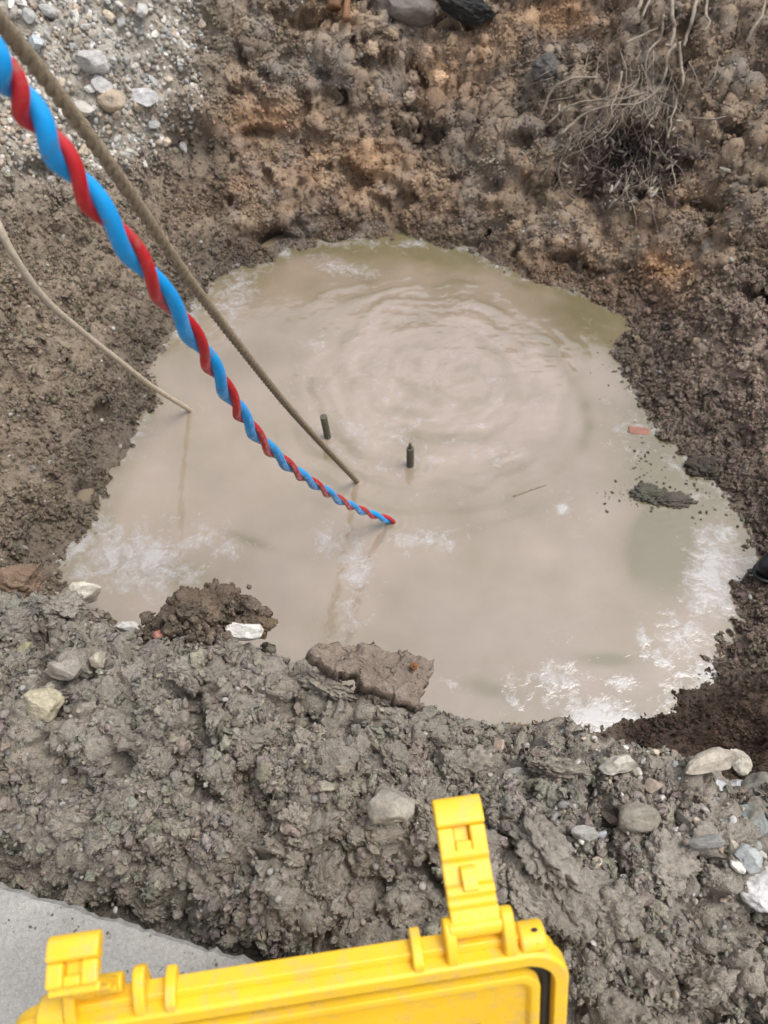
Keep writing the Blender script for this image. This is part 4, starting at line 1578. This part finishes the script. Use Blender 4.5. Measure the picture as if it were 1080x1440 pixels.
def lid_obj(name, V, F, mat, smooth=False, bev=.0012, parent=None):
    V = np.asarray(V, float) * np.array([1, 1, .66])
    me = poly_mesh(name, V, F, smooth)
    o = link(name, me, mat, parent or case)
    o.matrix_world = LM if parent is None else Matrix.Identity(4)
    if parent is not None:
        o.matrix_world = LM
        o.matrix_parent_inverse = Matrix.Identity(4)
    if bev:
        md = o.modifiers.new('bevel', 'BEVEL'); md.width = bev; md.segments = 3; md.limit_method = 'ANGLE'; md.angle_limit = math.radians(35)
        me.polygons.foreach_set('use_smooth', [True] * len(me.polygons))
        md.harden_normals = True
    return o


def R(inset, z, r):
    return rrect(inset, LW - inset, -LH + inset, -inset, r, z)


# rim: outer shell and the front land outside the gasket groove
V, F = loft([R(.016, -.060, .030), R(.004, -.045, .034), R(.004, -.026, .034), R(.0, -.024, .036), R(.0, -.004, .036), R(.002, .0, .035), R(.0125, .0, .026), R(.0135, -.0150, .025)])
lid_obj('rim', V, F, M['yellow'], bev=.0012)
V, F = loft([R(.0135, -.0135, .025), R(.0248, -.0135, .017)])
V1, F1 = loft([R(.0150, -.0135, .023), R(.017, -.0105, .022), R(.0205, -.0105, .020), R(.0225, -.0135, .018)])
V, F = join([(V, F), (V1, F1)])
lid_obj('gasket', V, F, M['gasket'], bev=0)
V, F = loft([R(.0243, -.0150, .018), R(.0248, -.001, .017), R(.030, .0005, .013), R(.033, -.001, .012), R(.036, -.008, .014), R(.052, -.0105, .020), R(.056, -.011, .018)], True)
lid_obj('inner_panel', V, F, M['yellow'], bev=.0008)
V, F = loft([R(.016, -.060, .030), R(.03, -.062, .03)], True)
lid_obj('outer_shell', V, [tuple(reversed(f)) for f in F], M['yellow'], bev=0)
# scratch on the panel
V, F = tube(np.array([(.372, -.085, -.0105), (.376, -.087, -.0103), (.384, -.0865, -.0105)]), np.array([.0005, .0009, .0004]), 5)
lid_obj('scratch', V, F, M['peat'], bev=0)


def box(x0, x1, y0, y1, z0, z1):
    V = [(x, y, z) for z in (z0, z1) for y in (y0, y1) for x in (x0, x1)]
    return V, [(0, 2, 3, 1), (4, 5, 7, 6), (0, 1, 5, 4), (2, 6, 7, 3), (0, 4, 6, 2), (1, 3, 7, 5)]


def prism_x(prof, x0, x1):
    """profile in (y, z) pulled along x"""
    n = len(prof)
    V = [(x0, y, z) for y, z in prof] + [(x1, y, z) for y, z in prof]
    F = [tuple(range(n - 1, -1, -1)), tuple(range(n, 2 * n))] + [(j, (j + 1) % n, n + (j + 1) % n, n + j) for j in range(n)]
    return V, F


sc_ = LW / .44


def xpos(px_):
    """place along the lid edge of a picture column"""
    f_ = (px_ + 20) / (800 + 20)
    return LW * f_


# long ledge along the rim, lugs and ribs
V, F = prism_x([(-.001, -.044), (.007, -.042), (.007, -.020), (.0, -.018), (-.004, -.03)], xpos(85), xpos(735))
lid_obj('ledge', V, F, M['yellow'], bev=.0015)
for pxc, hh, wd in ((578, .017, .0045), (228, .017, .0045)):
    V, F = prism_x([(-.002, -.002), (.006, -.003), (hh * .7, -.012), (hh, -.030), (hh * .9, -.048), (-.002, -.048)], xpos(pxc) - wd, xpos(pxc) + wd)
    lid_obj('rib', V, F, M['yellow'], bev=.002)
for pxc, hh, wd in ((628, .026, .005), (713, .030, .0055), (186, .026, .005), (92, .026, .005)):
    V, F = prism_x([(-.002, -.003), (.008, -.004), (hh * .75, -.016), (hh, -.030), (hh, -.040), (hh * .75, -.050), (-.002, -.052)], xpos(pxc) - wd, xpos(pxc) + wd)
    lid_obj('latch_lug', V, F, M['yellow'], bev=.0028)
# corner bosses
for a_, b_ in ((728, 768), (44, 84)):
    pf = [(.012 * math.sin(t_) - .001, -.026 + .022 * math.cos(t_)) for t_ in np.linspace(0, PI, 9)]
    V, F = prism_x(pf, xpos(a_), xpos(b_))
    lid_obj('corner_boss', V, F, M['yellow'], bev=.004)
sv_, sf_ = ico(2)
s2 = sv_ * np.array([.0028, .001, .0028]) + np.array([xpos(752), .0112, -.022])
lid_obj('screw', s2, sf_, M['gasket'], bev=0)


def latch(pxc, a_arm, a_tongue, wide, tl=1.0):
    """a pivoted arm and a bent tongue; angles from the lid's up direction, positive away from the inner face"""
    x = xpos(pxc)
    pvt = np.array([x, .019, -.020])
    e = empty('latch')
    e.parent = case
    e.matrix_world = LM

    def frame(angle, origin):
        d = np.array([0, math.cos(angle), -math.sin(angle)])      # along
        nrm = np.array([0, math.sin(angle), math.cos(angle)])     # towards the viewer side
        return lambda prof: [(origin + d * s + nrm * t)[1:] for s, t in prof]
    hw = wide / 2
    f_ = frame(a_arm, pvt)

    def part(name, V, F, bev=.0018):
        me = poly_mesh(name, V, F, True)
        o = link(name, me, M['yellow'], e)
        md = o.modifiers.new('bevel', 'BEVEL'); md.width = bev; md.segments = 3; md.limit_method = 'ANGLE'; md.angle_limit = math.radians(35); md.harden_normals = True
        return o
    V, F = prism_x(f_([(.0, .006), (.013, .007), (.016, .003), (.021, .003), (.024, .0065), (.030, .0055), (.032, .002), (.049, .002), (.052, .006), (.058, .0068), (.058, -.003), (.0, -.005)]), x - hw, x + hw)
    part('arm', V, F)
    pb = [(.0075 * math.cos(t_), .0075 * math.sin(t_)) for t_ in np.linspace(0, 2 * PI, 14, endpoint=False)]
    V, F = prism_x(f_(pb), x - hw - .002, x + hw + .002)
    part('pivot', V, F, .001)
    V, F = prism_x(f_([(.026, .0095), (.043, .0075), (.046, .0045), (.046, 0), (.026, 0)]), x - hw * .30, x + hw * .34)
    part('raised_key', V, F, .0012)
    pv2 = pvt + np.array([0, math.cos(a_arm), -math.sin(a_arm)]) * .058
    g0_ = frame(a_tongue, pv2)
    g_ = lambda pr: g0_([(s_ * tl, t_) for s_, t_ in pr])
    # tongue with a slot
    prof = [(-.003, .0065), (.010, .0080), (.018, .0080), (.020, .011), (.045, .0095), (.050, .006), (.051, .0), (.046, -.004), (.0, -.004)]
    sl = hw * .34
    lower = [(-.003, .0065), (.010, .0080), (.0185, .0080), (.0185, -.004), (0, -.004)]
    upper = [(.0185, .0080), (.020, .011), (.037, .0095), (.042, .006), (.043, .0), (.038, -.004), (.0185, -.004)]
    V, F = join([prism_x(g_(upper), x - hw * 1.02, x + hw * 1.02), prism_x(g_(lower), x - hw, x - sl), prism_x(g_(lower), x + sl, x + hw),
                 prism_x(g_([(-.003, .0065), (.007, .0078), (.007, -.004), (0, -.004)]), x - sl, x + sl), prism_x(g_([(.004, .0005), (.0205, .0005), (.0205, -.0035), (.004, -.0035)]), x - sl, x + sl)])
    part('tongue', V, F, .0026)
    return e


latch(668, math.radians(52), math.radians(50), .041)
latch(128, math.radians(-34), math.radians(60), .037, .78)

# body of the case on the pavement below the lid
hin = TL + xd * (LW / 2) - up_l * LH
yaw = math.atan2(xd[1], xd[0])
BD = .30
base_M = Matrix.Translation(Vector((hin[0], hin[1], 0))) @ Matrix.Rotation(yaw, 4, 'Z')
hz = float(hin[2])


def bR(inset, z, r):
    return rrect(-LW / 2 + inset, LW / 2 - inset, -BD + inset, -inset, r, z)


V, F = loft([bR(.02, .002, .03), bR(.012, .012, .035), bR(.004, hz - .03, .036), bR(0, hz - .028, .036), bR(0, hz - .006, .036), bR(.012, hz - .006, .026), bR(.02, hz - .012, .02), bR(.03, .03, .02)], True)
bo = link('case_body', poly_mesh('case_body', V, F, False), M['yellow'], case)
bo.matrix_world = base_M
V, F = loft([bR(.02, .0021, .03), bR(.06, .0021, .03)], True)
b2 = link('case_bottom', poly_mesh('case_bottom', V, [tuple(reversed(f)) for f in F], False), M['yellow'], case)
b2.matrix_world = base_M
V, F = tube(np.array([(-LW * .45, -.004, hz - .004), (LW * .45, -.004, hz - .004)]), .007, 10)
h2 = link('hinge', poly_mesh('hinge', V, F), M['yellow'], case)
h2.matrix_world = base_M
